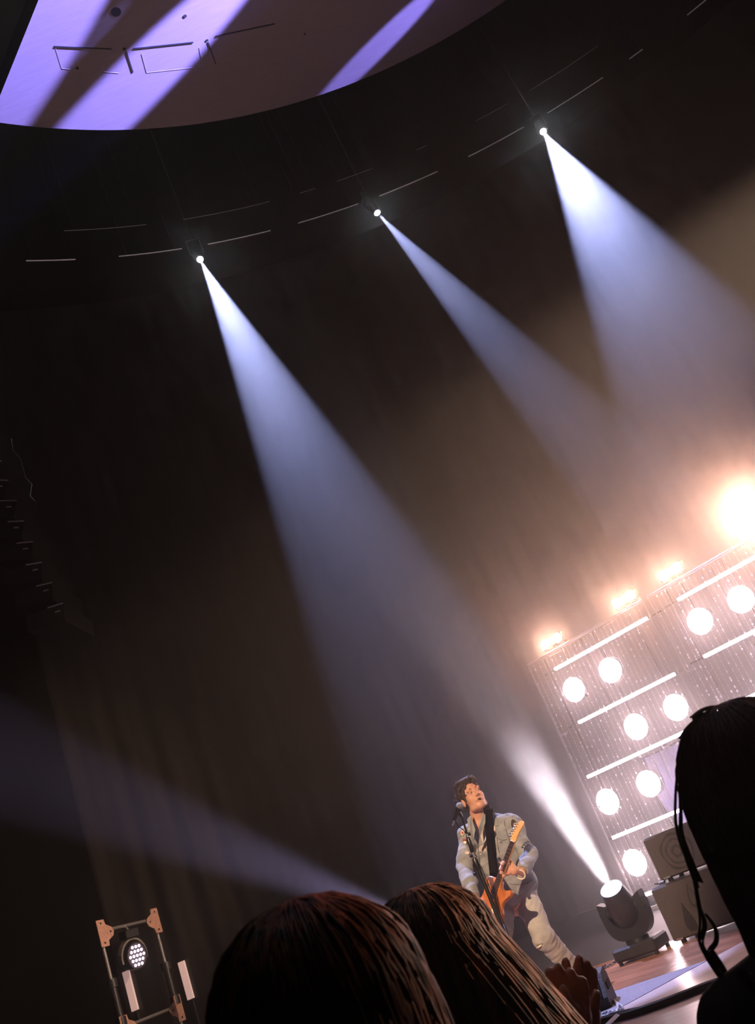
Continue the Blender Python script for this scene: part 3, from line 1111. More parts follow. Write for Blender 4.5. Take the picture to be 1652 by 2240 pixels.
def cabinet(o, w_, h_, d_, label, kind):
    t = thing('speaker_cabinet', o + CX * w_ / 2 + CY * d_ / 2, label, 'speaker cabinet', 'stacked speaker cabinets')
    G = lambda x, z, y=0.0: o + CX * x + Z * z + CY * y
    MB().bevbox(G(w_ / 2, h_ / 2, d_ / 2 + 0.01), CX * w_ / 2, CY * (d_ / 2 - 0.01), Z * h_ / 2, 0.014).build('body', TOLEX, t)
    MB().bevbox(G(w_ / 2, h_ / 2, 0.012), CX * (w_ / 2 - 0.008), CY * 0.012, Z * (h_ / 2 - 0.008), 0.006).build('grille', GRILL, t)
    if kind == 'ring':
        for r0, r1 in ((0.125, 0.11), (0.088, 0.075), (0.045, 0.025)):
            n = 32
            mb = MB()
            vs, fs = [], []
            for k in range(n):
                a_ = 2 * math.pi * k / n
                wob = 1 + 0.05 * math.sin(5 * a_)
                vs += [G(0.22 + r0 * wob * math.cos(a_), 0.15 + r0 * wob * math.sin(a_), -0.003), G(0.22 + r1 * math.cos(a_), 0.15 + r1 * math.sin(a_), -0.003)]
            for k in range(n):
                j = (k + 1) % n
                fs.append((2 * k, 2 * j, 2 * j + 1, 2 * k + 1))
            vs2 = [np.array(q) + CY * 0.004 for q in vs]
            mb.add(vs + vs2, fs + [tuple(i + 2 * n for i in f[::-1]) for f in fs]).build('ring_emblem', MARKM, t)
    else:
        for (x, z, s_, fl) in ((0.185, 0.13, 0.9, True), (0.28, 0.25, 0.78, False)):
            pts = []
            for k in range(24):
                a_ = 2 * math.pi * k / 24
                pts.append((x + s_ * 0.042 * math.sin(a_) * (1 - math.cos(a_)) * 0.8, z + s_ * 0.11 * -math.cos(a_) * -1 * -1))
            pts = [(px_, z - (pz_ - z)) for px_, pz_ in pts]
            if fl:
                MB().prism(pts, G(0, 0, -0.004), CX, Z, CY, 0, 0.004).build('drop_emblem', MARKM, t)
            else:
                inn = [(x + (a_ - x) * 0.7, z + (b_ - z) * 0.78) for a_, b_ in pts]
                n = len(pts)
                vs = [G(a_, b_, -0.004) for a_, b_ in pts] + [G(a_, b_, -0.004) for a_, b_ in inn]
                vs += [np.array(q) + CY * 0.004 for q in vs]
                fs = [(k, (k + 1) % n, n + (k + 1) % n, n + k) for k in range(n)]
                MB().add(vs, fs + [tuple(i + 2 * n for i in f[::-1]) for f in fs]).build('drop_emblem', MARKM, t)
    for x in (0.06, w_ - 0.06):
        for y in (0.05, d_ - 0.05):
            MB().cyl(G(x, -0.024, y), G(x, 0.004, y), 0.02, n=10).build('foot', BLACKP, t)
        MB().box(G(x, 0.012, -0.004), CX * 0.025, CY * 0.004, Z * 0.006).build('corner_guard', STEEL, t)
    return t


H1 = 0.37
cabinet(cb + Z * 0.024, 0.62, H1, 0.36, 'lower grey-clothed speaker cabinet with drop-shaped emblems on the stage boards', 'drop')
cab2 = cb + Z * (0.024 + H1 + 0.024) + CX * 0.10 + CY * 0.02
cabinet(cab2, 0.52, 0.30, 0.32, 'upper speaker cabinet with a ring emblem stacked on the lower one', 'ring')
p = cb + Z * (0.024 + H1) + CX * 0.05 + CY * 0.1
t = thing('jack_plug', p, 'small metal cable plug lying on the lower speaker cabinet', 'plug')
MB().cyl(p + Z * 0.012, p + Z * 0.012 + CX * 0.05 - CY * 0.01, 0.011, n=10).build('barrel', STEEL, t, True)
MB().tube([p + Z * 0.012, p + Z * 0.02 - CX * 0.03, p + Z * 0.012 - CX * 0.04 + CY * 0.06, p + Z * 0.01 + CY * 0.12], 0.005, 6).build('lead', BLACKP, t, True)

# ------------------------------------------------------------------ wedge monitor near the front of the stage
mo = A(-0.02, 6.15, 0)
mx_, my_ = nrm(A(0.98, -0.2, 0)), nrm(A(0.2, 0.98, 0))
mon = thing('floor_monitor', mo, 'black wedge floor monitor with tangled cables at its corner', 'loudspeaker')
prof = [(0, 0.0), (0.30, 0.0), (0.30, 0.15), (0.25, 0.19), (0.10, 0.175), (0, 0.06)]
mb = MB()
n = len(prof)
MB().prism(prof, mo - mx_ * 0.33, my_, Z, mx_, 0.0, 0.50).build('cabinet', TOLEX, mon)
MB().box(mo - mx_ * 0.08 + my_ * 0.047 + Z * 0.118, mx_ * 0.22, nrm(my_ * 0.1 + Z * 0.115) * 0.065, nrm(my_ * 0.115 - Z * 0.1) * 0.006).build('grille', MATTE, mon)
MB().box(mo + mx_ * 0.172 + my_ * 0.18 + Z * 0.1, mx_ * 0.004, my_ * 0.06, Z * 0.02).build('handle', MATTE, mon)


# ------------------------------------------------------------------ cables on the floor
def smooth_path(p, n=8):
    p = [np.array(q, float) for q in p]
    out = []
    for i in range(len(p) - 1):
        a_, b_, c_, d_ = p[max(i - 1, 0)], p[i], p[i + 1], p[min(i + 2, len(p) - 1)]
        for k in range(n):
            t = k / n
            out.append(0.5 * ((2 * b_) + (-a_ + c_) * t + (2 * a_ - 5 * b_ + 4 * c_ - d_) * t * t + (-a_ + 3 * b_ - 3 * c_ + d_) * t ** 3))
    out.append(p[-1])
    return out


def cable(pix, r, m_, label, zz=None):
    pts = smooth_path([atZ(x, y, r + 0.001) for x, y in pix])
    if zz:
        for k, p_ in enumerate(pts):
            p_[2] += zz * abs(math.sin(k * 0.8))
    o = MB().tube(pts, r, 8).build('cable', m_, None, True)
    return tag(o, label, 'cable')


RUB = mat('black_rubber', (0.015, 0.015, 0.02), 0.4)
GREYC = mat('pale_cable', (0.50, 0.50, 0.56), 0.4)
cable([(1250, 2262), (1310, 2236), (1380, 2218), (1440, 2198), (1500, 2175), (1560, 2152), (1640, 2128)], 0.020, RUB, 'thick black cable loom crossing the bright boards below the floor monitor')
cable([(1255, 2250), (1310, 2226), (1370, 2212), (1420, 2201), (1470, 2184)], 0.009, RUB, 'thin black cable running alongside the thick loom')
cable([(1333, 2187), (1345, 2192), (1352, 2202), (1350, 2214), (1338, 2220), (1325, 2224), (1300, 2232)], 0.006, GREYC, 'pale cable curling out of the floor monitor corner', 0.006)
cable([(1338, 2184), (1350, 2196), (1362, 2204), (1364, 2210), (1352, 2214), (1332, 2216), (1318, 2222)], 0.005, GREYC, 'second pale cable knotted beside the floor monitor', 0.012)
cable([(1290, 2228), (1312, 2219), (1335, 2217), (1350, 2219)], 0.005, GREYC, 'short pale cable lying across the black loom')
cable([(1375, 2088), (1360, 2100), (1345, 2106), (1330, 2116), (1318, 2122), (1300, 2130)], 0.006, RUB, 'black power cable trailing from the base of the moving head light', 0.01)
cable([(1372, 2090), (1352, 2098), (1338, 2112), (1322, 2116), (1306, 2126)], 0.005, RUB, 'second black power cable looped beside the moving head light', 0.015)
tp_ = [atZ(1348, 2217, 0.044), atZ(1356, 2220, 0.044), atZ(1330, 2246, 0.046), atZ(1318, 2246, 0.046)]
tpm = MB().add(tp_ + [q - Z * 0.002 for q in tp_], [(0, 1, 2, 3), (7, 6, 5, 4), (0, 4, 5, 1), (1, 5, 6, 2), (2, 6, 7, 3), (3, 7, 4, 0)])
tag(tpm.build('tape_strip', mat('blue_white_tape', (0.5, 0.55, 0.75), 0.5)), 'strip of pale blue tape stuck over the black cable loom', 'tape')
# ================================================================== guitar player
SKIN = mat('skin', (0.62, 0.32, 0.22), 0.5, noise=((25, 25, 25), 0.1))
HAIRD = mat('dark_brown_hair', (0.035, 0.02, 0.013), 0.75, noise=((60, 60, 60), 0.5))
DENIM = mat('pale_denim', (0.29, 0.305, 0.325), 0.85, spec=0.2, noise=((14, 14, 14), 0.28), bump=(180, 0.25))
JEAN = mat('washed_jeans', (0.43, 0.42, 0.42), 0.85, spec=0.2, noise=((9, 9, 9), 0.25), bump=(150, 0.25))
SHIRT = mat('pale_shirt', (0.55, 0.47, 0.48), 0.8, spec=0.2, noise=((20, 20, 20), 0.1))
PF = nrm(A(-0.20, -0.98, 0))
PL = A(-PF[1], PF[0], 0)       # his left, to the right in view
PB = np.array([PL, PF, Z])
J = dict(neck=atY(1050, 1792, 7.55), chest=atY(1084, 1852, 7.57), belly=atY(1106, 1902, 7.58), waist=atY(1124, 1938, 7.59), pelv=atY(1132, 1968, 7.60),
         shL=atY(1119, 1803, 7.54), shR=atY(1026, 1826, 7.52), elL=atY(1156, 1874, 7.42), wrL=atY(1142, 1906, 7.24),
         elR=atY(1017, 1892, 7.47), wrR=atY(1036, 1962, 7.27), hipL=atY(1150, 1966, 7.60), hipR=atY(1100, 1982, 7.58),
         knL=atY(1192, 2054, 7.46), anL=atY(1262, 2133, 7.66), knR=atY(1098, 2070, 7.36), anR=atY(1165, 2160, 7.55))
for k in ('anL', 'anR'):
    J[k][2] = 0.10
man = thing('person', A(J['pelv'][0], J['pelv'][1], 0), 'man in pale denim jacket and torn jeans playing guitar, looking up past the microphone', 'person')

# head frame
ff = nrm(PF * 0.70 + PL * 0.50 + Z * 0.27)
hu = nrm(Z - ff * (ff @ Z))
hl = np.cross(hu, ff)
hroll = math.radians(-4)
hu, hl = hu * math.cos(hroll) + hl * math.sin(hroll), hl * math.cos(hroll) - hu * math.sin(hroll)
HB = np.array([hl, ff, hu])
HC = atY(1033, 1744, 7.50)
HS = 1.06


def hp(x, y, z):
    return HC + (hl * x + ff * y + hu * z) * HS


def hr(*r):
    return np.array(r) * HS


lo = A(-0.80, 6.95, -0.02)
hi = A(0.42, 7.95, 1.75)
bd = SDF(lo, hi, 0.0052)
# torso and limbs under the clothes
bd.ell(J['chest'], (0.155, 0.10, 0.19), PB, 0.05)
bd.ell(J['belly'], (0.145, 0.095, 0.16), PB, 0.05)
bd.ell(J['pelv'], (0.14, 0.095, 0.11), PB, 0.05)
for s_ in 'LR':
    bd.chain([J['neck'] - Z * 0.03, J['sh' + s_]], [0.05, 0.055], 0.04)
    bd.chain([J['sh' + s_], J['el' + s_], J['wr' + s_]], [0.05, 0.04, 0.028], 0.02)
    bd.chain([J['hip' + s_], J['kn' + s_], J['an' + s_]], [0.078, 0.054, 0.036], 0.03)
bd.cone(hp(0, -0.035, -0.06), J['neck'] - Z * 0.01, 0.056, 0.064, 0.02)
# hands
WL = J['wrL']
palm = atY(1126, 1904, 7.19)
bd.cone(WL, palm, 0.026, 0.030, 0.012)
bd.ell(atY(1120, 1903, 7.185), (0.030, 0.022, 0.036), PB, 0.012)
kn = [(1111, 1893), (1108, 1900), (1108, 1907), (1111, 1913)]
md = [(1102, 1886), (1097, 1895), (1097, 1905), (1101, 1914)]
tpf = [(1098, 1891), (1094, 1901), (1096, 1910), (1101, 1917)]
for k in range(4):
    p0, p1, p2_ = atY(*kn[k], 7.17), atY(*md[k], 7.125), atY(*tpf[k], 7.10)
    p3 = p2_ + A(0.012, 0.012, -0.004)
    bd.chain([atY(1120, 1903, 7.18), p0, p1, p2_, p3], [0.016, 0.0105, 0.0098, 0.0092, 0.008], 0.004)
bd.chain([atY(1124, 1897, 7.19), atY(1119, 1887, 7.19), atY(1112, 1881, 7.19)], [0.017, 0.012, 0.0095], 0.006)
WR = J['wrR']
bd.cone(WR, atY(1046, 1974, 7.19), 0.027, 0.03, 0.012)
bd.ell(atY(1047, 1975, 7.185), (0.032, 0.026, 0.036), PB, 0.012)
for k, (a_, b_, c_) in enumerate([((1056, 1974), (1061, 1980), (1060, 1985)), ((1055, 1979), (1060, 1986), (1058, 1990)),
                                  ((1053, 1983), (1056, 1990), (1054, 1994)), ((1050, 1986), (1051, 1992), (1050, 1995))]):
    bd.chain([atY(1047, 1976, 7.18), atY(*a_, 7.15), atY(*b_, 7.135), atY(*c_, 7.15)], [0.016, 0.0105, 0.0095, 0.0085], 0.004)
bd.chain([atY(1046, 1970, 7.17), atY(1056, 1970, 7.145), atY(1062, 1976, 7.14)], [0.015, 0.011, 0.009], 0.006)
# head
bd.ell(hp(0, -0.015, 0.035), hr(0.076, 0.096, 0.088), HB, 0.01)
bd.ell(hp(0, 0.028, -0.032), hr(0.064, 0.062, 0.086), HB, 0.02)
bd.ell(hp(0, 0.052, -0.098), hr(0.034, 0.030, 0.024), HB, 0.02)
for s_ in (-1, 1):
    bd.ell(hp(s_ * 0.036, 0.052, -0.028), hr(0.026, 0.028, 0.028), HB, 0.015)
    bd.ell(hp(s_ * 0.045, 0.015, -0.085), hr(0.022, 0.03, 0.022), HB, 0.02)
    bd.ell(hp(s_ * 0.078, -0.008, -0.012), hr(0.010, 0.021, 0.032), HB, 0.006)
    bd.ell(hp(s_ * 0.031, 0.098, 0.000), hr(0.020, 0.013, 0.009), HB, 0.010, True)
bd.cone(hp(-0.040, 0.080, 0.021), hp(0.040, 0.080, 0.021), 0.013, 0.013, 0.012)
bd.cone(hp(0, 0.086, 0.014), hp(0, 0.107, -0.028), 0.0085, 0.0115, 0.010)
bd.cone(hp(-0.013, 0.097, -0.034), hp(0.013, 0.097, -0.034), 0.0085, 0.0085, 0.006)
bd.cone(hp(-0.022, 0.082, -0.064), hp(0.022, 0.082, -0.064), 0.011, 0.011, 0.008)
bd.ell(hp(0, 0.104, -0.065), hr(0.026, 0.026, 0.0078), HB, 0.003, True)
body, bvh_body = sdf_obj('body', bd, SKIN, man, 1)
EYEW = mat('eye_white', (0.7, 0.65, 0.62), 0.2)
EYED = mat('dark_iris', (0.02, 0.015, 0.012), 0.2)
for s_ in (-1, 1):
    e = MB()
    e.eball(hp(s_ * 0.031, 0.0835, -0.001), (0.0125, 0.0085, 0.0058), HB).build('eye', EYEW, body, True)
    MB().eball(hp(s_ * 0.031 + 0.0015, 0.0905, 0.0), (0.0048, 0.0028, 0.0048), HB).build('iris', EYED, body, True)
    lid = [hp(s_ * (0.018 + 0.027 * q), 0.0925 - 0.012 * (q - 0.45) ** 2 * 3, 0.0035 + 0.0022 * math.sin(q * math.pi)) for q in (0, 0.25, 0.5, 0.75, 1)]
    MB().tube(lid, [0.002, 0.0042, 0.0048, 0.0042, 0.002], 6).build('eyelid', SKIN, body, True)
    pts = [hp(s_ * (0.016 + 0.030 * q), 0.0925 - 0.016 * q * q, 0.0215 + 0.005 * math.sin(q * 3)) for q in (0, 0.33, 0.66, 1)]
    MB().tube(pts, [0.0022, 0.0034, 0.003, 0.0015], 6).build('eyebrow', HAIRD, body, True)
MB().ball(hp(0, 0.078, -0.065), (0.02, 0.012, 0.012), 10, 6).build('mouth', mat('mouth_dark', (0.05, 0.012, 0.012), 0.6), body, True)

# hair
hs = SDF(HC - 0.2, HC + 0.2, 0.0042)
hs.ell(hp(0, -0.018, 0.042), hr(0.086, 0.106, 0.092), HB, 0.01)
hs.ell(hp(0, -0.05, -0.01), hr(0.078, 0.062, 0.075), HB, 0.02)
hs.ell(hp(0.01, 0.062, 0.104), hr(0.056, 0.040, 0.022), HB, 0.02)
hs.ell(hp(-0.03, 0.01, 0.118), hr(0.05, 0.055, 0.020), HB, 0.02)
hs.ell(hp(0.046, 0.074, 0.085), hr(0.020, 0.018, 0.024), HB, 0.012)
hs.ell(hp(0, 0.115, -0.005), hr(0.076, 0.082, 0.090), HB, 0.012, True)
hs.ell(hp(0, 0.07, -0.09), hr(0.10, 0.075, 0.07), HB, 0.012, True)
for s_ in (-1, 1):
    hs.cone(hp(s_ * 0.073, 0.028, 0.03), hp(s_ * 0.069, 0.026, -0.022), 0.009, 0.006, 0.008)
hs.ripple(0.0055, 0.008, 0.012, 0.016, 5)
hair, _ = sdf_obj('hair', hs, HAIRD, man, 0)
for k in range(110):
    x, y = random.uniform(-0.085, 0.07), random.uniform(-0.09, 0.085)
    z = 0.122 - 7 * (x * x) - 4 * (y - 0.01) ** 2
    p0 = hp(x, y, z - 0.006)
    p1 = p0 + (hl * random.uniform(-0.03, 0.01) - ff * random.uniform(0.0, 0.03) + hu * random.uniform(0.002, 0.016))
    MB().tube([p0, (p0 + p1) / 2 + hu * 0.008, p1], [0.004, 0.0035, 0.0008], 5).build('hair_tuft', HAIRD, hair, True)

# shirt
sh = SDF(lo, hi, 0.007)
sh.ell(J['chest'] + PF * 0.012, (0.165, 0.118, 0.19), PB, 0.05)
sh.ell(J['belly'] + PF * 0.012, (0.155, 0.113, 0.17), PB, 0.05)
sh.ell(J['waist'] + PF * 0.01, (0.155, 0.112, 0.12), PB, 0.04)
sh.cone(J['neck'] - Z * 0.03 + PL * 0.04, J['shL'], 0.055, 0.06, 0.04)
sh.cone(J['neck'] - Z * 0.03 - PL * 0.04, J['shR'], 0.055, 0.06, 0.04)
nk = J['neck'] + PF * 0.075 - Z * 0.045
sh.cone(nk + Z * 0.08, nk - Z * 0.03, 0.055, 0.012, 0.01, True)
sh.ripple(0.003, 0.03, 0.05, 0.07, 11)
shirt, bvh_sh = sdf_obj('shirt', sh, SHIRT, man)

# jacket
jk = SDF(lo, hi, 0.0052)
jk.ell(J['chest'], (0.188, 0.132, 0.205), PB, 0.05)
jk.ell(J['belly'] + PL * 0.012, (0.182, 0.130, 0.17), PB, 0.05)
jk.ell(J['waist'] + PL * 0.012, (0.178, 0.130, 0.11), PB, 0.05)
for s_ in 'LR':
    jk.chain([J['neck'] - Z * 0.03, J['sh' + s_]], [0.066, 0.072], 0.05)
    jk.chain([J['sh' + s_], J['el' + s_], J['wr' + s_]], [0.074, 0.060, 0.043], 0.03)
# bulging sleeve folds near the elbows
jk.ell(J['elL'] + A(0.006, 0.0, 0.015), (0.068, 0.066, 0.05), PB, 0.03)
jk.ell((J['elL'] + J['wrL']) / 2, (0.06, 0.06, 0.045), PB, 0.03)
jk.ell((J['elR'] * 0.45 + J['wrR'] * 0.55), (0.055, 0.055, 0.04), PB, 0.03)
X0 = jk.n
jk.ripple(0.0042, 0.045, 0.045, 0.03, 3)
jk.ripple(0.0075, 0.085, 0.07, 0.05, 8)
# hem, cuffs, collar opening, front opening
jk.rbox(J['waist'] - Z * (0.085 + 0.3), (0.5, 0.5, 0.3), PB, 0.01, 0.004, True)
jk.cone(J['neck'] - Z * 0.04, J['neck'] + Z * 0.2, 0.068, 0.085, 0.01, True)
jk.rbox(atY(1045, 1800, 7.40), (0.035, 0.10, 0.13), PB, 0.01, 0.006, True)
fo = [atY(1044, 1820, 7.42), atY(1050, 1850, 7.42), atY(1056, 1880, 7.42), atY(1062, 1912, 7.42), atY(1072, 1945, 7.42)]
for a_, b_ in zip(fo[:-1], fo[1:]):
    jk.cone(a_, b_, 0.037, 0.037, 0.004, True)
    jk.cone(a_ + PF * 0.03, b_ + PF * 0.03, 0.037, 0.037, 0.004, True)
for s_ in 'LR':
    d_ = nrm(J['wr' + s_] - J['el' + s_])
    jk.cone(J['wr' + s_] + d_ * 0.045, J['wr' + s_] + d_ * 0.12, 0.06, 0.06, 0.004, True)
jacket, bvh_j = sdf_obj('jacket', jk, DENIM, man)


def decal(px, py, w_, h_, m_, name, parent, rot=0.0, bvh=None, off=0.005, shape='ell', n=14):
    p, no = hit(px, py, bvh or bvh_j, off)
    if p is None:
        return None
    ex = nrm(_rt - no * (no @ _rt))
    ey = np.cross(no, ex)
    if ey @ _up < 0:
        ey = -ey
    c_, s2 = math.cos(rot), math.sin(rot)
    ex, ey = ex * c_ + ey * s2, ey * c_ - ex * s2
    if shape == 'ell':
        pl = [(w_ * math.cos(2 * math.pi * k / n), h_ * math.sin(2 * math.pi * k / n)) for k in range(n)]
    elif shape == 'dia':
        pl = [(w_ * math.cos(2 * math.pi * k / n) * (0.75 + 0.25 * abs(math.cos(4 * math.pi * k / n))), h_ * math.sin(2 * math.pi * k / n)) for k in range(n)]
    else:
        pl = [(-w_, -h_), (w_, -h_), (w_, h_), (-w_, h_)]
    return MB().prism(pl, p, ex, ey, no, -0.004, 0.002).build(name, m_, parent)


# collar flaps
for pix in ([(1022, 1792), (1030, 1783), (1040, 1815), (1036, 1838), (1028, 1822)], [(1056, 1778), (1062, 1774), (1062, 1800), (1050, 1832), (1047, 1812)]):
    pts = [atY(x, y, 7.395 if k > 1 else 7.44) for k, (x, y) in enumerate(pix)]
    pts2 = [q + A(0, 0.012, 0) for q in pts]
    n = len(pts)
    MB().add(pts + pts2, [list(range(n)), list(range(2 * n - 1, n - 1, -1))] + [(k, n + k, n + (k + 1) % n, (k + 1) % n) for k in range(n)]).build('collar', DENIM, jacket)
SEAMD = mat('denim_seam', (0.10, 0.105, 0.12), 0.9)
for sm in ([(1086, 1784), (1097, 1782), (1110, 1782), (1122, 1788)], [(1108, 1782), (1104, 1796), (1107, 1815), (1113, 1832), (1118, 1848)],
           [(1087, 1832), (1093, 1836), (1101, 1838), (1110, 1836)], [(1088, 1833), (1089, 1850), (1093, 1868)], [(1041, 1822), (1044, 1842), (1047, 1865), (1050, 1890), (1054, 1915)],
           [(1104, 1930), (1120, 1934), (1138, 1935), (1155, 1931), (1164, 1925)], [(1022, 1812), (1020, 1830), (1022, 1850), (1027, 1868)],
           [(1066, 1926), (1056, 1924), (1048, 1920)]):
    pp = [hit(x, y, bvh_j, 0.0005)[0] for x, y in sm]
    pp = [q for q in pp if q is not None]
    pp = [q for i, q in enumerate(pp) if i == 0 or np.linalg.norm(q - pp[i - 1]) < 0.12]
    if len(pp) > 2:
        MB().tube(smooth_path(pp, 4), 0.0022, 5).build('seam', SEAMD, jacket, True)
# sleeve patch, badges and buttons
PATCHD = mat('dark_patch', (0.045, 0.025, 0.015), 0.7)
PTAN = mat('tan_thread', (0.45, 0.30, 0.16), 0.7)
PRED = mat('red_thread', (0.45, 0.06, 0.05), 0.7)
BADGE = mat('badge_cream', (0.75, 0.62, 0.55), 0.4)
pt = decal(1126, 1806, 0.026, 0.048, PATCHD, 'sleeve_patch', jacket, 0.35, shape='dia', off=0.006)
decal(1127, 1806, 0.014, 0.022, PTAN, 'patch_ring', jacket, 0.35, off=0.009)
decal(1128, 1807, 0.008, 0.013, PRED, 'patch_centre', jacket, 0.35, off=0.012)
for (x, y, a_, b_, m_) in ((1013, 1822, 0.015, 0.019, BADGE), (1016, 1837, 0.012, 0.008, PRED), (1018, 1843, 0.011, 0.009, BADGE), (1027, 1814, 0.008, 0.009, BADGE),
                           (1022, 1866, 0.017, 0.012, BADGE), (1082, 1813, 0.006, 0.022, BADGE)):
    decal(x, y, a_, b_, m_, 'badge', jacket, 0.0, off=0.006)
decal(1013.5, 1822, 0.007, 0.010, PRED, 'badge_centre', jacket, 0, off=0.010)
for (x, y) in ((1095, 1841), (1048, 1931), (1086, 1805)):
    decal(x, y, 0.0075, 0.0075, STEEL, 'button', jacket, 0, off=0.007)
for (x, y) in ((1053, 1868), (1057, 1893)):
    decal(x, y, 0.005, 0.005, BADGE, 'shirt_button', shirt, 0, bvh=bvh_sh, off=0.005)

# jeans
jn = SDF(lo, hi, 0.0052)
jn.ell(J['pelv'] + Z * 0.03, (0.160, 0.118, 0.095), PB, 0.04)
jn.chain([J['hipL'], J['knL'], J['anL'] + Z * 0.0], [0.098, 0.078, 0.064], 0.015)
jn.chain([J['hipR'], J['knR'], J['anR']], [0.086, 0.068, 0.072], 0.015)
jn.ell(J['knL'] + A(0, -0.01, 0.01), (0.078, 0.075, 0.07), PB, 0.03)
jn.ell((J['knR'] + J['anR']) / 2, (0.085, 0.08, 0.10), PB, 0.03)
jn.ripple(0.0035, 0.045, 0.045, 0.022, 21)
jn.ripple(0.005, 0.09, 0.08, 0.06, 22)
_, bvh_tmp = jn.mesh(), None
Pj, Fj = _
bvh_tmp = BVHTree.FromPolygons(Pj.tolist(), Fj.tolist())
for (x0, y0, x1, y1, r_, dep) in ((1127, 1989, 1140, 1978, 0.013, 0.03), (1177, 2071, 1187, 2067, 0.010, 0.025), (1189, 2088, 1203, 2078, 0.006, 0.012)):
    a_, _n = hit(x0, y0, bvh_tmp)
    b_, _m = hit(x1, y1, bvh_tmp)
    if a_ is not None and b_ is not None:
        jn.cone(a_ - _n * 0.002, b_ - _m * 0.002, r_, r_ * 0.7, 0.002, True)
        jn.cone(a_ - _n * dep, b_ - _m * dep, r_, r_ * 0.7, 0.002, True)
jeans, bvh_jn = sdf_obj('jeans', jn, JEAN, man)
FRAY = mat('frayed_cotton', (0.78, 0.70, 0.58), 0.9)
for (x0, y0, x1, y1) in ((1124, 1992, 1139, 1974), (1127, 1996, 1142, 1979), (1174, 2073, 1186, 2066)):
    a_, na = hit(x0, y0, bvh_jn, 0.004)
    b_, nb = hit(x1, y1, bvh_jn, 0.004)
    c2_, nc = hit((x0 + x1) / 2, (y0 + y1) / 2, bvh_tmp, 0.004)
    if a_ is not None and b_ is not None and c2_ is not None:
        MB().tube([a_, (a_ + c2_) / 2, c2_, (c2_ + b_) / 2, b_], [0.003, 0.006, 0.007, 0.006, 0.003], 6).build('frayed_edge', FRAY, jeans, True)
# boots
BOOT = mat('dark_leather', (0.03, 0.02, 0.016), 0.45)
for s_, td in (('L', nrm(PF * 0.6 + PL * 0.8)), ('R', nrm(PF * 0.9 - PL * 0.2))):
    an = J['an' + s_]
    bs = SDF(A(an[0] - 0.3, an[1] - 0.3, -0.01), A(an[0] + 0.3, an[1] + 0.3, 0.26), 0.007)
    bs.cone(an + Z * 0.03, A(an[0], an[1], 0.06), 0.045, 0.045, 0.02)
    bs.cone(A(an[0], an[1], 0.045) - td * 0.04, A(an[0], an[1], 0.036) + td * 0.17, 0.044, 0.035, 0.03)
    bs.rbox(A(an[0], an[1], -0.05), (0.4, 0.4, 0.052), None, 0.001, 0, True)
    sdf_obj('boot', bs, BOOT, man)
# watch strap, ring, belt pack with cable
d_ = nrm(J['wrL'] - J['elL'])
wb, wx_ = J['wrL'] + d_ * 0.045, nrm(np.cross(d_, Z))
wy_ = np.cross(d_, wx_)
MB().tube([wb + (wx_ * math.cos(q) + wy_ * math.sin(q)) * 0.033 for q in np.linspace(0, 2 * math.pi, 21)], 0.006, 6).build('wristband', mat('pale_band', (0.75, 0.66, 0.55), 0.4), man, True)
bp_ = [atY(x, y, 7.72) for x, y in [(1163, 1950), (1172, 1962), (1182, 1968), (1185, 1975), (1181, 1984), (1174, 1984)]]
MB().tube(smooth_path(bp_, 5), 0.0025, 5).build('pack_cable', BLACKP, man, True)
MB().bevbox(atY(1183, 1976, 7.72), A(0.008, 0, 0), A(0, 0.008, 0), A(0, 0, 0.017), 0.003).build('cable_plug', BLACKP, man)

# ================================================================== electric guitar
br, nt_ = atY(1062, 2006, 7.13), atY(1123, 1841, 7.16)
GS = np.linalg.norm(nt_ - br) / 0.648
ga = nrm(nt_ - br)
gn = nrm((CAM - br) - ga * ((CAM - br) @ ga))
gs = nrm(np.cross(gn, ga))
if gs @ _rt < 0:
    gs = -gs
gt_ = math.radians(38)          # face of the guitar tips up and away from the cutaway side
gn, gs = gn * math.cos(gt_) - gs * math.sin(gt_), gs * math.cos(gt_) + gn * math.sin(gt_)
gtr = thing('electric_guitar', br, 'orange wooden electric guitar with dark fingerboard held by the man in denim', 'guitar')
BODYW = mat('orange_wood', (0.50, 0.155, 0.045), 0.25, noise=((30, 30, 8), 0.3))
MAPLE = mat('amber_maple', (0.72, 0.40, 0.15), 0.3, noise=((40, 40, 40), 0.12))
ROSE = mat('rosewood', (0.045, 0.018, 0.012), 0.4)
G2 = lambda x, y, z=0.0: br + (ga * x + gs * y + gn * z) * GS
half = [(-110, 0), (-106, -70), (-88, -132), (-45, -163), (15, -166), (75, -146), (125, -120), (170, -110), (215, -118), (255, -136), (292, -138), (314, -112), (322, -66), (322, -28),
        (318, 28), (292, 34), (268, 50), (256, 78), (262, 112), (276, 138), (268, 158), (236, 160), (198, 132), (162, 114), (128, 118), (78, 146), (18, 166), (-42, 163), (-86, 134), (-106, 72)]
cl = []
for k in range(len(half)):
    p0, p1, p2_, p3 = [np.array(half[(k + q) % len(half)], float) for q in (-1, 0, 1, 2)]
    for t in (0, 0.5):
        cl.append(0.5 * ((2 * p1) + (-p0 + p2_) * t + (2 * p0 - 5 * p1 + 4 * p2_ - p3) * t * t + (-p0 + 3 * p1 - 3 * p2_ + p3) * t ** 3) / 1000)
cen = A(0.09, 0.0)
n = len(cl)
rings = []
for sc_, z in ((0.965, -0.045), (1.0, -0.038), (1.0, -0.007), (0.965, 0.0)):
    rings.append([G2(*(cen + (q - cen) * sc_), z) for q in cl])
vs = [p for r_ in rings for p in r_]
fs = [list(range(n)), list(range(4 * n - 1, 3 * n - 1, -1))]
for i in range(3):
    for k in range(n):
        j = (k + 1) % n
        fs.append((i * n + k, (i + 1) * n + k, (i + 1) * n + j, i * n + j))
MB().add(vs, fs).build('body', BODYW, gtr, True)


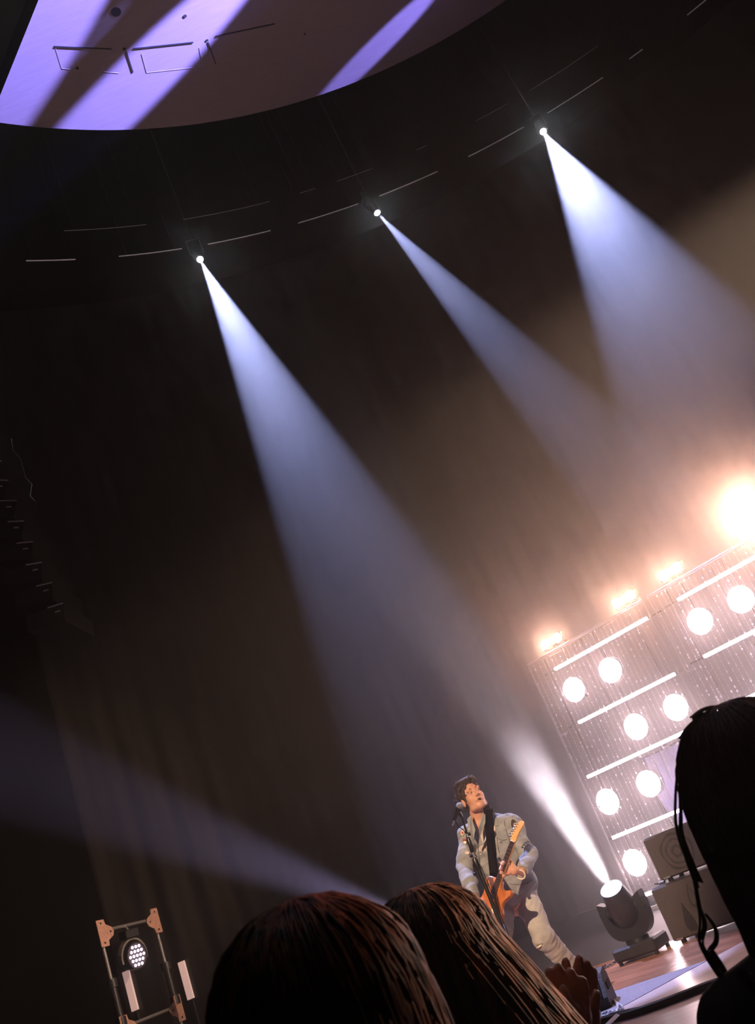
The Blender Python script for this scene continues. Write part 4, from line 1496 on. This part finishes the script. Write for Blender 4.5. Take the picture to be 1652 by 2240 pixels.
def gbox(x0, x1, w0, w1, z0, z1, name, m_, y0=0.0, par=None):
    vs = [G2(x0, y0 - w0, z0), G2(x0, y0 + w0, z0), G2(x1, y0 + w1, z0), G2(x1, y0 - w1, z0), G2(x0, y0 - w0, z1), G2(x0, y0 + w0, z1), G2(x1, y0 + w1, z1), G2(x1, y0 - w1, z1)]
    return MB().add(vs, [(3, 2, 1, 0), (4, 5, 6, 7), (0, 1, 5, 4), (1, 2, 6, 5), (2, 3, 7, 6), (3, 0, 4, 7)]).build(name, m_, par or gtr)


gbox(0.24, 0.655, 0.028, 0.0215, -0.012, 0.008, 'neck', MAPLE)
fb = gbox(0.19, 0.648, 0.0285, 0.0215, 0.008, 0.0135, 'fingerboard', ROSE)
gbox(0.644, 0.652, 0.0215, 0.0215, 0.008, 0.0165, 'nut', BADGE)
for k in range(1, 21):
    x = 0.648 / (2 ** (k / 12))
    w_ = 0.0285 + (0.0215 - 0.0285) * (x - 0.19) / 0.458
    gbox(x - 0.0012, x + 0.0012, w_, w_, 0.0135, 0.0152, 'fret', STEEL, par=fb)
hd_ = [(0.648, -0.022), (0.648, 0.022), (0.668, 0.026), (0.70, 0.022), (0.76, 0.030), (0.80, 0.040), (0.825, 0.040), (0.838, 0.022), (0.834, 0.0), (0.82, -0.014),
       (0.80, -0.022), (0.70, -0.042), (0.675, -0.040)]
MB().prism(hd_, br - gn * 0.010 * GS, ga * GS, gs * GS, gn * GS, 0.0, 0.014).build('headstock', MAPLE, gtr)
for k in range(6):
    x = 0.682 + 0.0225 * k
    y = -0.040 + 0.0042 * k
    MB().cyl(G2(x, y + 0.014, 0.0), G2(x, y + 0.014, 0.02), 0.0045, n=8).build('string_post', CHROME, gtr)
    pg = MB().cyl(G2(x, y, -0.003), G2(x, y - 0.018, -0.003), 0.003, n=6).build('tuning_peg', CHROME, gtr)
    MB().ball(G2(x, y - 0.022, -0.003), 0.0085, 8, 5).build('peg_button', CHROME, pg, True)
gbox(-0.022, 0.030, 0.041, 0.041, 0.0, 0.010, 'bridge', STEEL)
gbox(0.006, 0.028, 0.034, 0.034, 0.010, 0.014, 'pickup', BLACKP)
gbox(0.158, 0.186, 0.036, 0.036, 0.0, 0.012, 'pickup', CHROME)
gbox(-0.075, 0.075, 0.014, 0.014, 0.0, 0.003, 'control_plate', STEEL, y0=0.088)
for x in (-0.045, 0.0):
    MB().lathe(G2(x, 0.088, 0.003), gn, [(0, 0.011), (0.014, 0.010), (0.016, 0.006)], 12).build('knob', CHROME, gtr, True)
gbox(0.02, 0.09, 0.018, 0.014, 0.0, 0.003, 'sticker', BADGE, y0=0.05)
for k in range(6):
    y0, y1 = -0.0265 + 0.0106 * k, -0.0165 + 0.0066 * k
    MB().cyl(G2(0.0, y0, 0.018), G2(0.648, y1, 0.0175), 0.0007, n=4).build('string', CHROME, gtr)
# strap over the left shoulder
STR = mat('black_strap', (0.006, 0.005, 0.006), 0.85, spec=0.1)
ctr = [(1067, 1771), (1068, 1785), (1070, 1805), (1072, 1826), (1074, 1848), (1076, 1870), (1078, 1890), (1080, 1908)]
lf, rg_ = [], []
for x, y in ctr:
    a_, _n = hit(x - 9, y + 1, bvh_j, 0.022)
    b_, _m = hit(x + 10, y - 1, bvh_j, 0.022)
    if a_ is None:
        a_ = atY(x - 9, y + 1, 7.42)
    if b_ is None:
        b_ = atY(x + 10, y - 1, 7.42)
    ym = min(a_[1], b_[1])
    a_, b_ = atY(x - 9, y + 1, min(a_[1], ym + 0.03)), atY(x + 10, y - 1, min(b_[1], ym + 0.03))
    lf.append(a_)
    rg_.append(b_)
for q in range(1, len(lf) - 1):
    lf[q][1] = rg_[q][1] = (lf[q - 1][1] + lf[q + 1][1] + rg_[q][1] + lf[q][1]) / 4
e0 = G2(0.31, -0.075, -0.01)
lf.append(e0 - gs * 0.03)
rg_.append(e0 + gs * 0.03)
back = [A(0, 0.09, 0.035), A(0, 0.20, 0.01), A(-0.02, 0.27, -0.15), A(-0.05, 0.27, -0.35)]
lf = [lf[0] + q for q in back[::-1]] + lf
rg_ = [rg_[0] + q for q in back[::-1]] + rg_
vs = []
for a_, b_ in zip(lf, rg_):
    vs += [a_, b_, b_ + A(0, 0.004, -0.002), a_ + A(0, 0.004, -0.002)]
fs = []
for i in range(len(lf) - 1):
    o_ = 4 * i
    for k in range(4):
        fs.append((o_ + k, o_ + (k + 1) % 4, o_ + 4 + (k + 1) % 4, o_ + 4 + k))
MB().add(vs, fs).build('strap', STR, gtr, True)

# ================================================================== microphone stand and microphone
MSY = 7.02
clu = atY(1044, 1892, MSY)
ms = thing('microphone_stand', A(clu[0], clu[1], 0), 'black upright microphone stand in front of the guitar player', 'microphone stand')
MB().lathe(A(clu[0], clu[1], 0), Z, [(0, 0.125), (0.012, 0.125), (0.022, 0.11), (0.028, 0.02)], 28).build('base', BLACK, ms, True)
MB().cyl(A(clu[0], clu[1], 0.02), clu, 0.0145, n=14).build('pole', BLACKP, ms, True)
top = atY(1022, 1824, MSY)
MB().lathe(clu - Z * 0.03, Z, [(0, 0.018), (0.02, 0.022), (0.06, 0.022), (0.08, 0.015)], 14).build('clutch', BLACKP, ms, True)
MB().cyl(clu + Z * 0.03, top, 0.0085, n=10).build('extension_tube', STEEL, ms, True)
MB().lathe(atY(1030, 1850, MSY), nrm(top - clu), [(-0.045, 0.012), (-0.04, 0.016), (0.05, 0.016), (0.06, 0.010)], 12).build('grip_sleeve', BLACKP, ms, True)
MB().cyl(top, atY(1011, 1787, MSY - 0.02), 0.0075, n=10).build('boom', BLACKP, ms, True)
for (x, y) in ((1027, 1824), (1031, 1872), (1039, 1912)):
    c = atY(x, y, MSY - 0.02)
    MB().ball(c, 0.013, 8, 6).build('knob', BLACKP, ms, True)
MB().cyl(atY(1036, 1890, MSY - 0.01), atY(1039, 1912, MSY - 0.02), 0.004, n=6).build('lever', BLACKP, ms)
c0, c1 = atY(1010, 1786, MSY - 0.02), atY(1002, 1777, MSY - 0.03)
MB().tube([c0, (c0 + c1) / 2 + A(0.004, 0, 0), c1], [0.012, 0.013, 0.016], 8).build('clip', BLACKP, ms, True)
mh_, mt = atY(1006, 1763, MSY - 0.06), atY(996, 1788, MSY - 0.02)
md_ = nrm(mt - mh_)
mic = thing('microphone', mt, 'black vocal microphone with silver mesh head, clipped on the stand', 'microphone')
MB().ball(mh_, 0.026, 16, 10).build('grille', mat('silver_mesh', (0.22, 0.21, 0.22), 0.45, 0.6, bump=(400, 0.6)), mic, True)
MB().lathe(mh_, md_, [(0.010, 0.0262), (0.018, 0.0262), (0.022, 0.023), (0.06, 0.0165), (0.105, 0.0125), (0.112, 0.0125), (0.114, 0.009)], 16).build('handle', BLACKP, mic, True)
MB().lathe(mh_ + md_ * 0.112, md_, [(0, 0.0095), (0.035, 0.0095), (0.045, 0.005)], 12).build('connector', STEEL, mic, True)
pl = smooth_path([mh_ + md_ * 0.15, atY(995, 1796, MSY), atY(1004, 1808, MSY), atY(1016, 1818, MSY), atY(1025, 1835, MSY + 0.01), atY(1034, 1860, MSY + 0.015), clu + A(0.02, 0.01, -0.03),
                  A(clu[0] + 0.022, clu[1], 0.5), A(clu[0] + 0.022, clu[1], 0.25), A(clu[0] + 0.04, clu[1] - 0.02, 0.06)], 6)
MB().tube(pl, 0.0032, 6).build('lead', BLACKP, mic, True)

# warm front-of-house key light on the player
fp = A(-4.5, -9.0, 9.2)
foh = thing('front_spotlight', fp, 'warm profile spotlight hung out in the hall above the audience', 'stage light')
fa = nrm(atY(1085, 1900, 7.5) - fp)
MB().lathe(fp, -fa, [(-0.02, 0.09), (0, 0.1), (0.3, 0.11), (0.6, 0.1), (0.64, 0.05)], 18).build('housing', BLACK, foh, True)
MB().cyl(fp - fa * 0.3, A(*(fp - fa * 0.3)[:2], 12.95), 0.02, n=8).build('drop_pipe', MATTE, foh)
lamp('key_beam', 'SPOT', fp + fa * 0.05, 20000, (1.0, 0.66, 0.40), foh, atY(1085, 1900, 7.5), 0.06, 9, 0.5)

# warm side light across the stage, catching the truss tower
fp = A(7.5, 6.0, 5.5)
sd = thing('side_spotlight', fp, 'warm side spotlight shining across the stage at the truss tower', 'stage light')
tg = A(-4.9, 12.0, 3.0)
fa = nrm(tg - fp)
MB().lathe(fp, -fa, [(-0.02, 0.09), (0, 0.1), (0.3, 0.11), (0.5, 0.1), (0.54, 0.05)], 18).build('housing', BLACK, sd, True)
MB().cyl(fp - fa * 0.3, A(*(fp - fa * 0.3)[:2], 12.95), 0.02, n=8).build('drop_pipe', MATTE, sd)
lamp('side_beam', 'SPOT', fp + fa * 0.05, 14000, (1.0, 0.66, 0.45), sd, tg, 0.06, 24, 0.7)

# warm side light from the wing, grazing the front rows
fp = A(6.8, 5.4, 2.3)
au = thing('wing_spotlight', fp, 'warm spotlight in the wing grazing the front row of the audience', 'stage light')
tg = atY(965, 2105, 1.4)
fa = nrm(tg - fp)
MB().lathe(fp, -fa, [(-0.02, 0.09), (0, 0.1), (0.3, 0.11), (0.5, 0.1), (0.54, 0.05)], 18).build('housing', BLACK, au, True)
MB().cyl(fp - fa * 0.3, A(*(fp - fa * 0.3)[:2], 12.95), 0.02, n=8).build('drop_pipe', MATTE, au)
lamp('wing_beam', 'SPOT', fp + fa * 0.05, 2600, (1.0, 0.62, 0.45), au, tg, 0.06, 6.6, 0.7)
# ================================================================== audience in the foreground
FLOORZ = -0.8
CLOTH = mat('dark_knit', (0.012, 0.011, 0.012), 0.9, spec=0.1)
TROU = mat('dark_trousers', (0.014, 0.014, 0.018), 0.9, spec=0.1)


def hairmat(name, c1, c2):
    m = bpy.data.materials.new(name)
    m.use_nodes = True
    nt = m.node_tree
    b = nt.nodes['Principled BSDF']
    b.inputs['Roughness'].default_value = 0.5
    b.inputs['Specular IOR Level'].default_value = 0.15
    tc = nt.nodes.new('ShaderNodeTexCoord')
    mp = nt.nodes.new('ShaderNodeMapping')
    mp.inputs['Scale'].default_value = (70, 70, 5)
    n = nt.nodes.new('ShaderNodeTexNoise')
    n.inputs['Scale'].default_value = 1
    rp = nt.nodes.new('ShaderNodeValToRGB')
    rp.color_ramp.elements[0].color = (*c1, 1)
    rp.color_ramp.elements[1].color = (*c2, 1)
    rp.color_ramp.elements[0].position = 0.35
    rp.color_ramp.elements[1].position = 0.68
    nt.links.new(tc.outputs['Object'], mp.inputs[0])
    nt.links.new(mp.outputs[0], n.inputs[0])
    nt.links.new(n.outputs['Fac'], rp.inputs[0])
    nt.links.new(rp.outputs[0], b.inputs['Base Color'])
    return m


def audience(hc, yaw, label, hmat, R, drop, flare, seed, arms=None, res=0.012, lean=(0, 0), nstr=1100, tilt=0.0):
    """hc head centre; yaw of the gaze; R head radii with hair; drop hair length below the head centre"""
    rg = np.random.default_rng(seed)
    fx = A(math.cos(yaw), math.sin(yaw), 0)          # gaze
    lx = np.cross(Z, fx)                             # own left
    Bx = np.array([lx, fx, Z])
    base = A(hc[0], hc[1], FLOORZ)
    t = thing('person', base, label, 'person', None)
    nb = hc - Z * 0.17 - fx * 0.02
    pv = A(hc[0], hc[1], hc[2] - 0.72) - fx * 0.01
    sh = {s: nb + lx * s * 0.17 - Z * 0.07 for s in (-1, 1)}
    lo = A(hc[0] - 0.45, hc[1] - 0.4, FLOORZ - 0.02)
    hi = A(hc[0] + 0.45, hc[1] + 0.55, hc[2] + 0.2)
    b = SDF(lo, hi, res)
    b.ell(hc + fx * 0.0 + Z * 0.01, (0.072, 0.09, 0.105), Bx, 0.01)
    b.ell(hc + fx * 0.035 - Z * 0.055, (0.055, 0.055, 0.07), Bx, 0.02)
    b.cone(hc + fx * 0.085 + Z * 0.0, hc + fx * 0.108 - Z * 0.03, 0.010, 0.014, 0.01)
    for s in (-1, 1):
        b.ell(hc + lx * s * 0.074 - Z * 0.015, (0.012, 0.022, 0.03), Bx, 0.01)
        b.ell(hc + fx * 0.088 + lx * s * 0.03 + Z * 0.005, (0.02, 0.014, 0.012), Bx, 0.008, True)
    b.cone(hc - Z * 0.06 - fx * 0.02, nb, 0.05, 0.055, 0.02)
    b.ell(nb - Z * 0.22, (0.15, 0.095, 0.2), Bx, 0.05)
    b.ell(pv + Z * 0.05, (0.15, 0.105, 0.14), Bx, 0.05)
    for s in (-1, 1):
        b.cone(nb - Z * 0.03, sh[s], 0.05, 0.055, 0.04)
        hip = pv + lx * s * 0.085
        kn_ = A(hip[0], hip[1], FLOORZ + 0.46) + fx * 0.02
        an_ = A(hip[0], hip[1], FLOORZ + 0.09)
        b.chain([hip, kn_, an_], [0.085, 0.058, 0.04], 0.03)
        b.cone(A(an_[0], an_[1], FLOORZ + 0.035), A(an_[0], an_[1], FLOORZ + 0.03) + fx * 0.15, 0.035, 0.028, 0.02)
        if arms is None:
            el = sh[s] - Z * 0.26 + lx * s * 0.03
            wr = el + fx * 0.12 - Z * 0.18 - lx * s * 0.03
            b.chain([sh[s], el, wr], [0.05, 0.042, 0.03], 0.02)
            b.ell(wr + nrm(wr - el) * 0.07, (0.03, 0.04, 0.05), Bx, 0.02)
            for q in range(4):
                p0 = wr + nrm(wr - el) * 0.09 + fx * (q - 1.5) * 0.016
                b.cone(p0, p0 + nrm(wr - el) * 0.07 - lx * s * 0.015, 0.010, 0.008, 0.006)
            b.cone(wr + fx * 0.02, wr + nrm(wr - el) * 0.08 + fx * 0.055, 0.012, 0.009, 0.01)
    if arms:
        for s in (-1, 1):
            el, wr = arms[s]['el'], arms[s]['wr']
            b.chain([sh[s], el, wr], [0.048, 0.040, 0.027], 0.02)
            b.cone(wr, arms[s]['palm'], 0.026, 0.032, 0.012)
            for ch in arms[s]['fingers']:
                b.chain(ch, [0.017, 0.0115, 0.0105, 0.0095][:len(ch)], 0.005)
    body, _ = sdf_obj('body', b, SKIN, t)
    c = SDF(lo, hi, max(res, 0.01))
    c.ell(nb - Z * 0.22, (0.168, 0.115, 0.22), Bx, 0.05)
    c.ell(pv + Z * 0.12, (0.165, 0.12, 0.12), Bx, 0.05)
    for s in (-1, 1):
        c.cone(nb - Z * 0.04, sh[s], 0.058, 0.066, 0.04)
        if arms:
            c.chain([sh[s], arms[s]['el'], arms[s]['wr'] * 0.85 + arms[s]['el'] * 0.15], [0.06, 0.052, 0.040], 0.02)
        else:
            el = sh[s] - Z * 0.26 + lx * s * 0.03
            wr = el + fx * 0.12 - Z * 0.18 - lx * s * 0.03
            c.chain([sh[s], el, wr], [0.06, 0.052, 0.04], 0.02)
    c.ripple(0.004, 0.05, 0.05, 0.04, seed)
    sdf_obj('top', c, CLOTH, t)
    q = SDF(lo, hi, 0.014)
    q.ell(pv, (0.165, 0.12, 0.13), Bx, 0.05)
    for s in (-1, 1):
        hip = pv + lx * s * 0.085
        q.chain([hip, A(hip[0], hip[1], FLOORZ + 0.46) + fx * 0.02, A(hip[0], hip[1], FLOORZ + 0.1)], [0.1, 0.075, 0.065], 0.03)
    sdf_obj('trousers', q, TROU, t)
    # hair mass
    RX, RY, RZ_ = R
    hlo, hhi = A(hc[0] - 0.3, hc[1] - 0.32, hc[2] - drop - 0.08), A(hc[0] + 0.3, hc[1] + 0.3, hc[2] + 0.25)
    h = SDF(hlo, hhi, 0.0065)
    h.ell(hc - fx * 0.008 + Z * 0.015, (RX - 0.006, RY - 0.006, RZ_ - 0.006), Bx, 0.02)
    ld = A(lean[0], lean[1], 0)
    for k in range(5):
        zz = -0.02 - (drop - 0.02) * k / 4
        g = k / 4
        h.ell(hc - fx * (0.03 + 0.03 * g) + Z * zz + ld * g, ((RX - 0.008) * (1 + flare * g), 0.07 - 0.015 * g, 0.075), Bx, 0.05)
    # open the front for the face
    h.ell(hc + fx * 0.125 - Z * 0.05, (0.058, 0.075, 0.12), Bx, 0.02, True)
    h.ripple(0.004, 0.016, 0.016, 0.12, seed + 1)
    hair, hb = sdf_obj('hair', h, hmat, t)
    # strands that follow the mass
    mb = MB()
    part = hc + Z * (RZ_ + 0.012) + fx * 0.01
    for k in range(nstr):
        az = rg.uniform(-math.pi, math.pi)
        if abs(az) < 0.55:
            continue
        # az measured from gaze
        dirh = fx * math.cos(az) + lx * math.sin(az)
        pts = []
        st = rg.uniform(0.0, 0.75) ** 1.0
        ln_ = rg.uniform(0.7, 1.03)
        jit = rg.normal(0, 0.004)
        for i in range(15):
            u = st * 0.4 + (ln_ - st * 0.4) * i / 14
            if u < 0.42:
                th = u / 0.42 * math.pi / 2
                p = hc - fx * 0.008 + Z * 0.015 + (lx * (dirh @ lx) * RX + fx * (dirh @ fx) * RY) * math.sin(th) + Z * RZ_ * math.cos(th)
            else:
                g = (u - 0.42) / 0.58
                w_ = 1 + flare * g
                bk = -fx * (0.03 + 0.03 * g)
                ry = RY * (1 - g) + (0.062) * g
                p = hc + bk * min(1, g * 2) + ld * g + (lx * (dirh @ lx) * RX * w_ + fx * (dirh @ fx) * ry) + Z * (0.015 - (drop + 0.03) * g)
            p = p + dirh * (0.001 + jit * 0.5 + 0.004 * math.sin(i * 0.7 + k)) + lx * 0.004 * math.sin(i * 0.35 + k * 1.7)
            pts.append(p)
        mb.tube(pts, [0.0010] + [0.0018] * 12 + [0.0012, 0.0005], 3, False)
    mb.build('hair_strands', hmat, hair, 'all')
    return t, hair


H_AUB = hairmat('auburn_hair', (0.012, 0.005, 0.003), (0.24, 0.06, 0.016))
H_BLO = hairmat('dark_blond_hair', (0.02, 0.010, 0.006), (0.32, 0.15, 0.085))
H_DRK = hairmat('near_black_hair', (0.007, 0.004, 0.003), (0.030, 0.013, 0.008))

audience(atY(725, 2255, 0.98), math.radians(88), 'audience woman with long dark auburn hair, overlapping the dark-blond head, seen from behind',
         H_AUB, (0.094, 0.108, 0.104), 0.34, 0.45, 31, lean=(-0.02, 0))
HY = 2.0


def hpt(x, y, dy=0.0):
    return atY(x, y, HY + dy)


armsB = {
    -1: dict(el=atY(1235, 2420, 1.80), wr=hpt(1262, 2275), palm=hpt(1258, 2225), fingers=[
        [hpt(1250, 2220), hpt(1228, 2195), hpt(1212, 2158), hpt(1201, 2126)],
        [hpt(1252, 2212, 0.01), hpt(1243, 2182), hpt(1230, 2145), hpt(1222, 2116)],
        [hpt(1260, 2212, 0.02), hpt(1262, 2180), hpt(1254, 2148), hpt(1249, 2126)],
        [hpt(1268, 2216, 0.03), hpt(1278, 2188), hpt(1277, 2162), hpt(1274, 2144)],
        [hpt(1262, 2230, -0.01), hpt(1248, 2204, -0.035), hpt(1236, 2180, -0.045), hpt(1232, 2164, -0.045)]]),
    1: dict(el=atY(1180, 2440, 1.82), wr=hpt(1278, 2275, 0.07), palm=hpt(1278, 2220, 0.07), fingers=[
        [hpt(1268, 2210, 0.07), hpt(1252, 2170, 0.07), hpt(1240, 2130, 0.06), hpt(1238, 2104, 0.05)],
        [hpt(1275, 2205, 0.08), hpt(1267, 2160, 0.08), hpt(1264, 2122, 0.08), hpt(1268, 2097, 0.07)],
        [hpt(1282, 2206, 0.09), hpt(1284, 2165, 0.09), hpt(1282, 2130, 0.09), hpt(1284, 2108, 0.09)],
        [hpt(1290, 2212, 0.10), hpt(1297, 2175, 0.10), hpt(1297, 2146, 0.10), hpt(1298, 2124, 0.10)],
        [hpt(1284, 2225, 0.06), hpt(1300, 2198, 0.05), hpt(1304, 2176, 0.05)]])}
audience(atY(958, 2100, 1.68), math.radians(86), 'audience woman with long dark-blond hair and raised clapping hands, seen from behind',
         H_BLO, (0.102, 0.108, 0.098), 0.36, 0.75, 32, arms=armsB, res=0.0062, lean=(0.09, 0))
rt_, rhair = audience(atY(1678, 1748, 1.48), math.radians(95), 'audience person with long near-black hair, a dark silhouette before the lamp panels',
                      H_DRK, (0.104, 0.118, 0.128), 0.34, 0.12, 33, lean=(-0.02, 0))
LOCK = MB()
for px_ in ([(1483, 1680), (1479, 1740), (1480, 1800), (1493, 1850), (1512, 1890), (1528, 1940)], [(1486, 1700), (1489, 1770), (1490, 1820), (1505, 1870), (1530, 1930)],
            [(1515, 1900), (1526, 1960), (1534, 2010), (1532, 2050), (1545, 2080), (1565, 2110), (1588, 2140)], [(1530, 1980), (1545, 2020), (1538, 2060), (1552, 2090), (1580, 2120)],
            [(1545, 2000), (1566, 2030), (1568, 2060), (1556, 2082), (1572, 2105), (1592, 2150)], [(1560, 2080), (1585, 2120), (1588, 2150), (1580, 2175), (1572, 2190)],
            [(1540, 1560), (1520, 1580), (1502, 1602), (1492, 1622)], [(1575, 1545), (1540, 1552), (1515, 1572)]):
    pts = smooth_path([atY(x, y, 1.46) for x, y in px_], 6)
    for q in range(4):
        o_ = RNG.normal(0, 0.0022, 3)
        LOCK.tube([p_ + o_ * (0.4 + 1.5 * i / len(pts)) for i, p_ in enumerate(pts)], 0.0014, 4, False)
LOCK.build('loose_locks', H_DRK, rhair, 'all')
# ------------------------------------------------------------------ stage haze filling the whole hall
hz_ = MB().aab((1, 2, 6.1), 27.9, 33.9, 13.9)
hm = bpy.data.materials.new('stage_haze')
hm.use_nodes = True
nt = hm.node_tree
nt.nodes.clear()
out = nt.nodes.new('ShaderNodeOutputMaterial')
vol = nt.nodes.new('ShaderNodeVolumeScatter')
vol.inputs['Color'].default_value = (1, 1, 1, 1)
vol.inputs['Density'].default_value = HAZE
vol.inputs['Anisotropy'].default_value = HAZE_G
nt.links.new(vol.outputs[0], out.inputs['Volume'])
tc = nt.nodes.new('ShaderNodeTexCoord')
sx = nt.nodes.new('ShaderNodeSeparateXYZ')
nt.links.new(tc.outputs['Object'], sx.inputs[0])
mr = nt.nodes.new('ShaderNodeMapRange')
mr.interpolation_type = 'SMOOTHSTEP'
mr.inputs[1].default_value, mr.inputs[2].default_value, mr.inputs[3].default_value, mr.inputs[4].default_value = 5.0, 10.0, 0.06 * HAZE, HAZE
nt.links.new(sx.outputs['Y'], mr.inputs[0])
nz = nt.nodes.new('ShaderNodeTexNoise')
nz.inputs['Scale'].default_value = 0.55
nz.inputs['Detail'].default_value = 2
nt.links.new(tc.outputs['Object'], nz.inputs['Vector'])
m2 = nt.nodes.new('ShaderNodeMapRange')
m2.inputs[1].default_value, m2.inputs[2].default_value, m2.inputs[3].default_value, m2.inputs[4].default_value = 0.3, 0.7, 0.75, 1.25
nt.links.new(nz.outputs['Fac'], m2.inputs[0])
mu = nt.nodes.new('ShaderNodeMath')
mu.operation = 'MULTIPLY'
nt.links.new(mr.outputs[0], mu.inputs[0])
nt.links.new(m2.outputs[0], mu.inputs[1])
mz = nt.nodes.new('ShaderNodeMapRange')
mz.interpolation_type = 'SMOOTHSTEP'
mz.inputs[1].default_value, mz.inputs[2].default_value, mz.inputs[3].default_value, mz.inputs[4].default_value = 8.3, 10.2, 1.0, 0.15
nt.links.new(sx.outputs['Z'], mz.inputs[0])
mv = nt.nodes.new('ShaderNodeMath')
mv.operation = 'MULTIPLY'
nt.links.new(mu.outputs[0], mv.inputs[0])
nt.links.new(mz.outputs[0], mv.inputs[1])
mxr = nt.nodes.new('ShaderNodeMapRange')
mxr.interpolation_type = 'SMOOTHSTEP'
mxr.inputs[1].default_value, mxr.inputs[2].default_value, mxr.inputs[3].default_value, mxr.inputs[4].default_value = -1.5, 3.0, 0.9, 1.75
nt.links.new(sx.outputs['X'], mxr.inputs[0])
mw = nt.nodes.new('ShaderNodeMath')
mw.operation = 'MULTIPLY'
nt.links.new(mv.outputs[0], mw.inputs[0])
nt.links.new(mxr.outputs[0], mw.inputs[1])
nt.links.new(mw.outputs[0], vol.inputs['Density'])
ho = hz_.build('stage_haze', hm)
tag(ho, 'thin theatrical haze filling the hall and showing the light beams', 'haze', kind='stuff')

# fresh smoke drifting through the beam of the moving head light
mdir = nrm(A(-0.20, -0.62, 1.0))
pc = mhb + Z * 0.38 + mdir * 0.80
fx_, fy_, fz_ = frame_of(mdir)
pf = MB().ball((0, 0, 0), (0.42, 0.42, 0.95), 24, 16)
pm = bpy.data.materials.new('smoke_puff')
pm.use_nodes = True
nt = pm.node_tree
nt.nodes.clear()
out = nt.nodes.new('ShaderNodeOutputMaterial')
vol = nt.nodes.new('ShaderNodeVolumeScatter')
vol.inputs['Anisotropy'].default_value = 0.3
tc = nt.nodes.new('ShaderNodeTexCoord')
mp = nt.nodes.new('ShaderNodeMapping')
mp.inputs['Scale'].default_value = (1 / 0.42, 1 / 0.42, 1 / 0.95)
nt.links.new(tc.outputs['Object'], mp.inputs[0])
ln_ = nt.nodes.new('ShaderNodeVectorMath')
ln_.operation = 'LENGTH'
nt.links.new(mp.outputs[0], ln_.inputs[0])
mr = nt.nodes.new('ShaderNodeMapRange')
mr.interpolation_type = 'SMOOTHSTEP'
mr.inputs[1].default_value, mr.inputs[2].default_value, mr.inputs[3].default_value, mr.inputs[4].default_value = 0.25, 1.0, 1.0, 0.0
nt.links.new(ln_.outputs['Value'], mr.inputs[0])
nz = nt.nodes.new('ShaderNodeTexNoise')
nz.inputs['Scale'].default_value = 6.0
nz.inputs['Detail'].default_value = 3
nt.links.new(tc.outputs['Object'], nz.inputs['Vector'])
m2 = nt.nodes.new('ShaderNodeMapRange')
m2.inputs[1].default_value, m2.inputs[2].default_value, m2.inputs[3].default_value, m2.inputs[4].default_value = 0.3, 0.75, 0.4, 1.0
nt.links.new(nz.outputs['Fac'], m2.inputs[0])
mu = nt.nodes.new('ShaderNodeMath')
mu.operation = 'MULTIPLY'
nt.links.new(mr.outputs[0], mu.inputs[0])
nt.links.new(m2.outputs[0], mu.inputs[1])
mu2 = nt.nodes.new('ShaderNodeMath')
mu2.operation = 'MULTIPLY'
nt.links.new(mu.outputs[0], mu2.inputs[0])
mu2.inputs[1].default_value = 0.15
nt.links.new(mu2.outputs[0], vol.inputs['Density'])
nt.links.new(vol.outputs[0], out.inputs['Volume'])
po = pf.build('smoke_puff', pm)
mm = Matrix.Identity(4)
for i in range(3):
    mm[i][0], mm[i][1], mm[i][2], mm[i][3] = fx_[i], fy_[i], fz_[i], pc[i]
po.matrix_world = mm
tag(po, 'small drifting puff of smoke in the beam above the moving head light', 'smoke', kind='stuff')
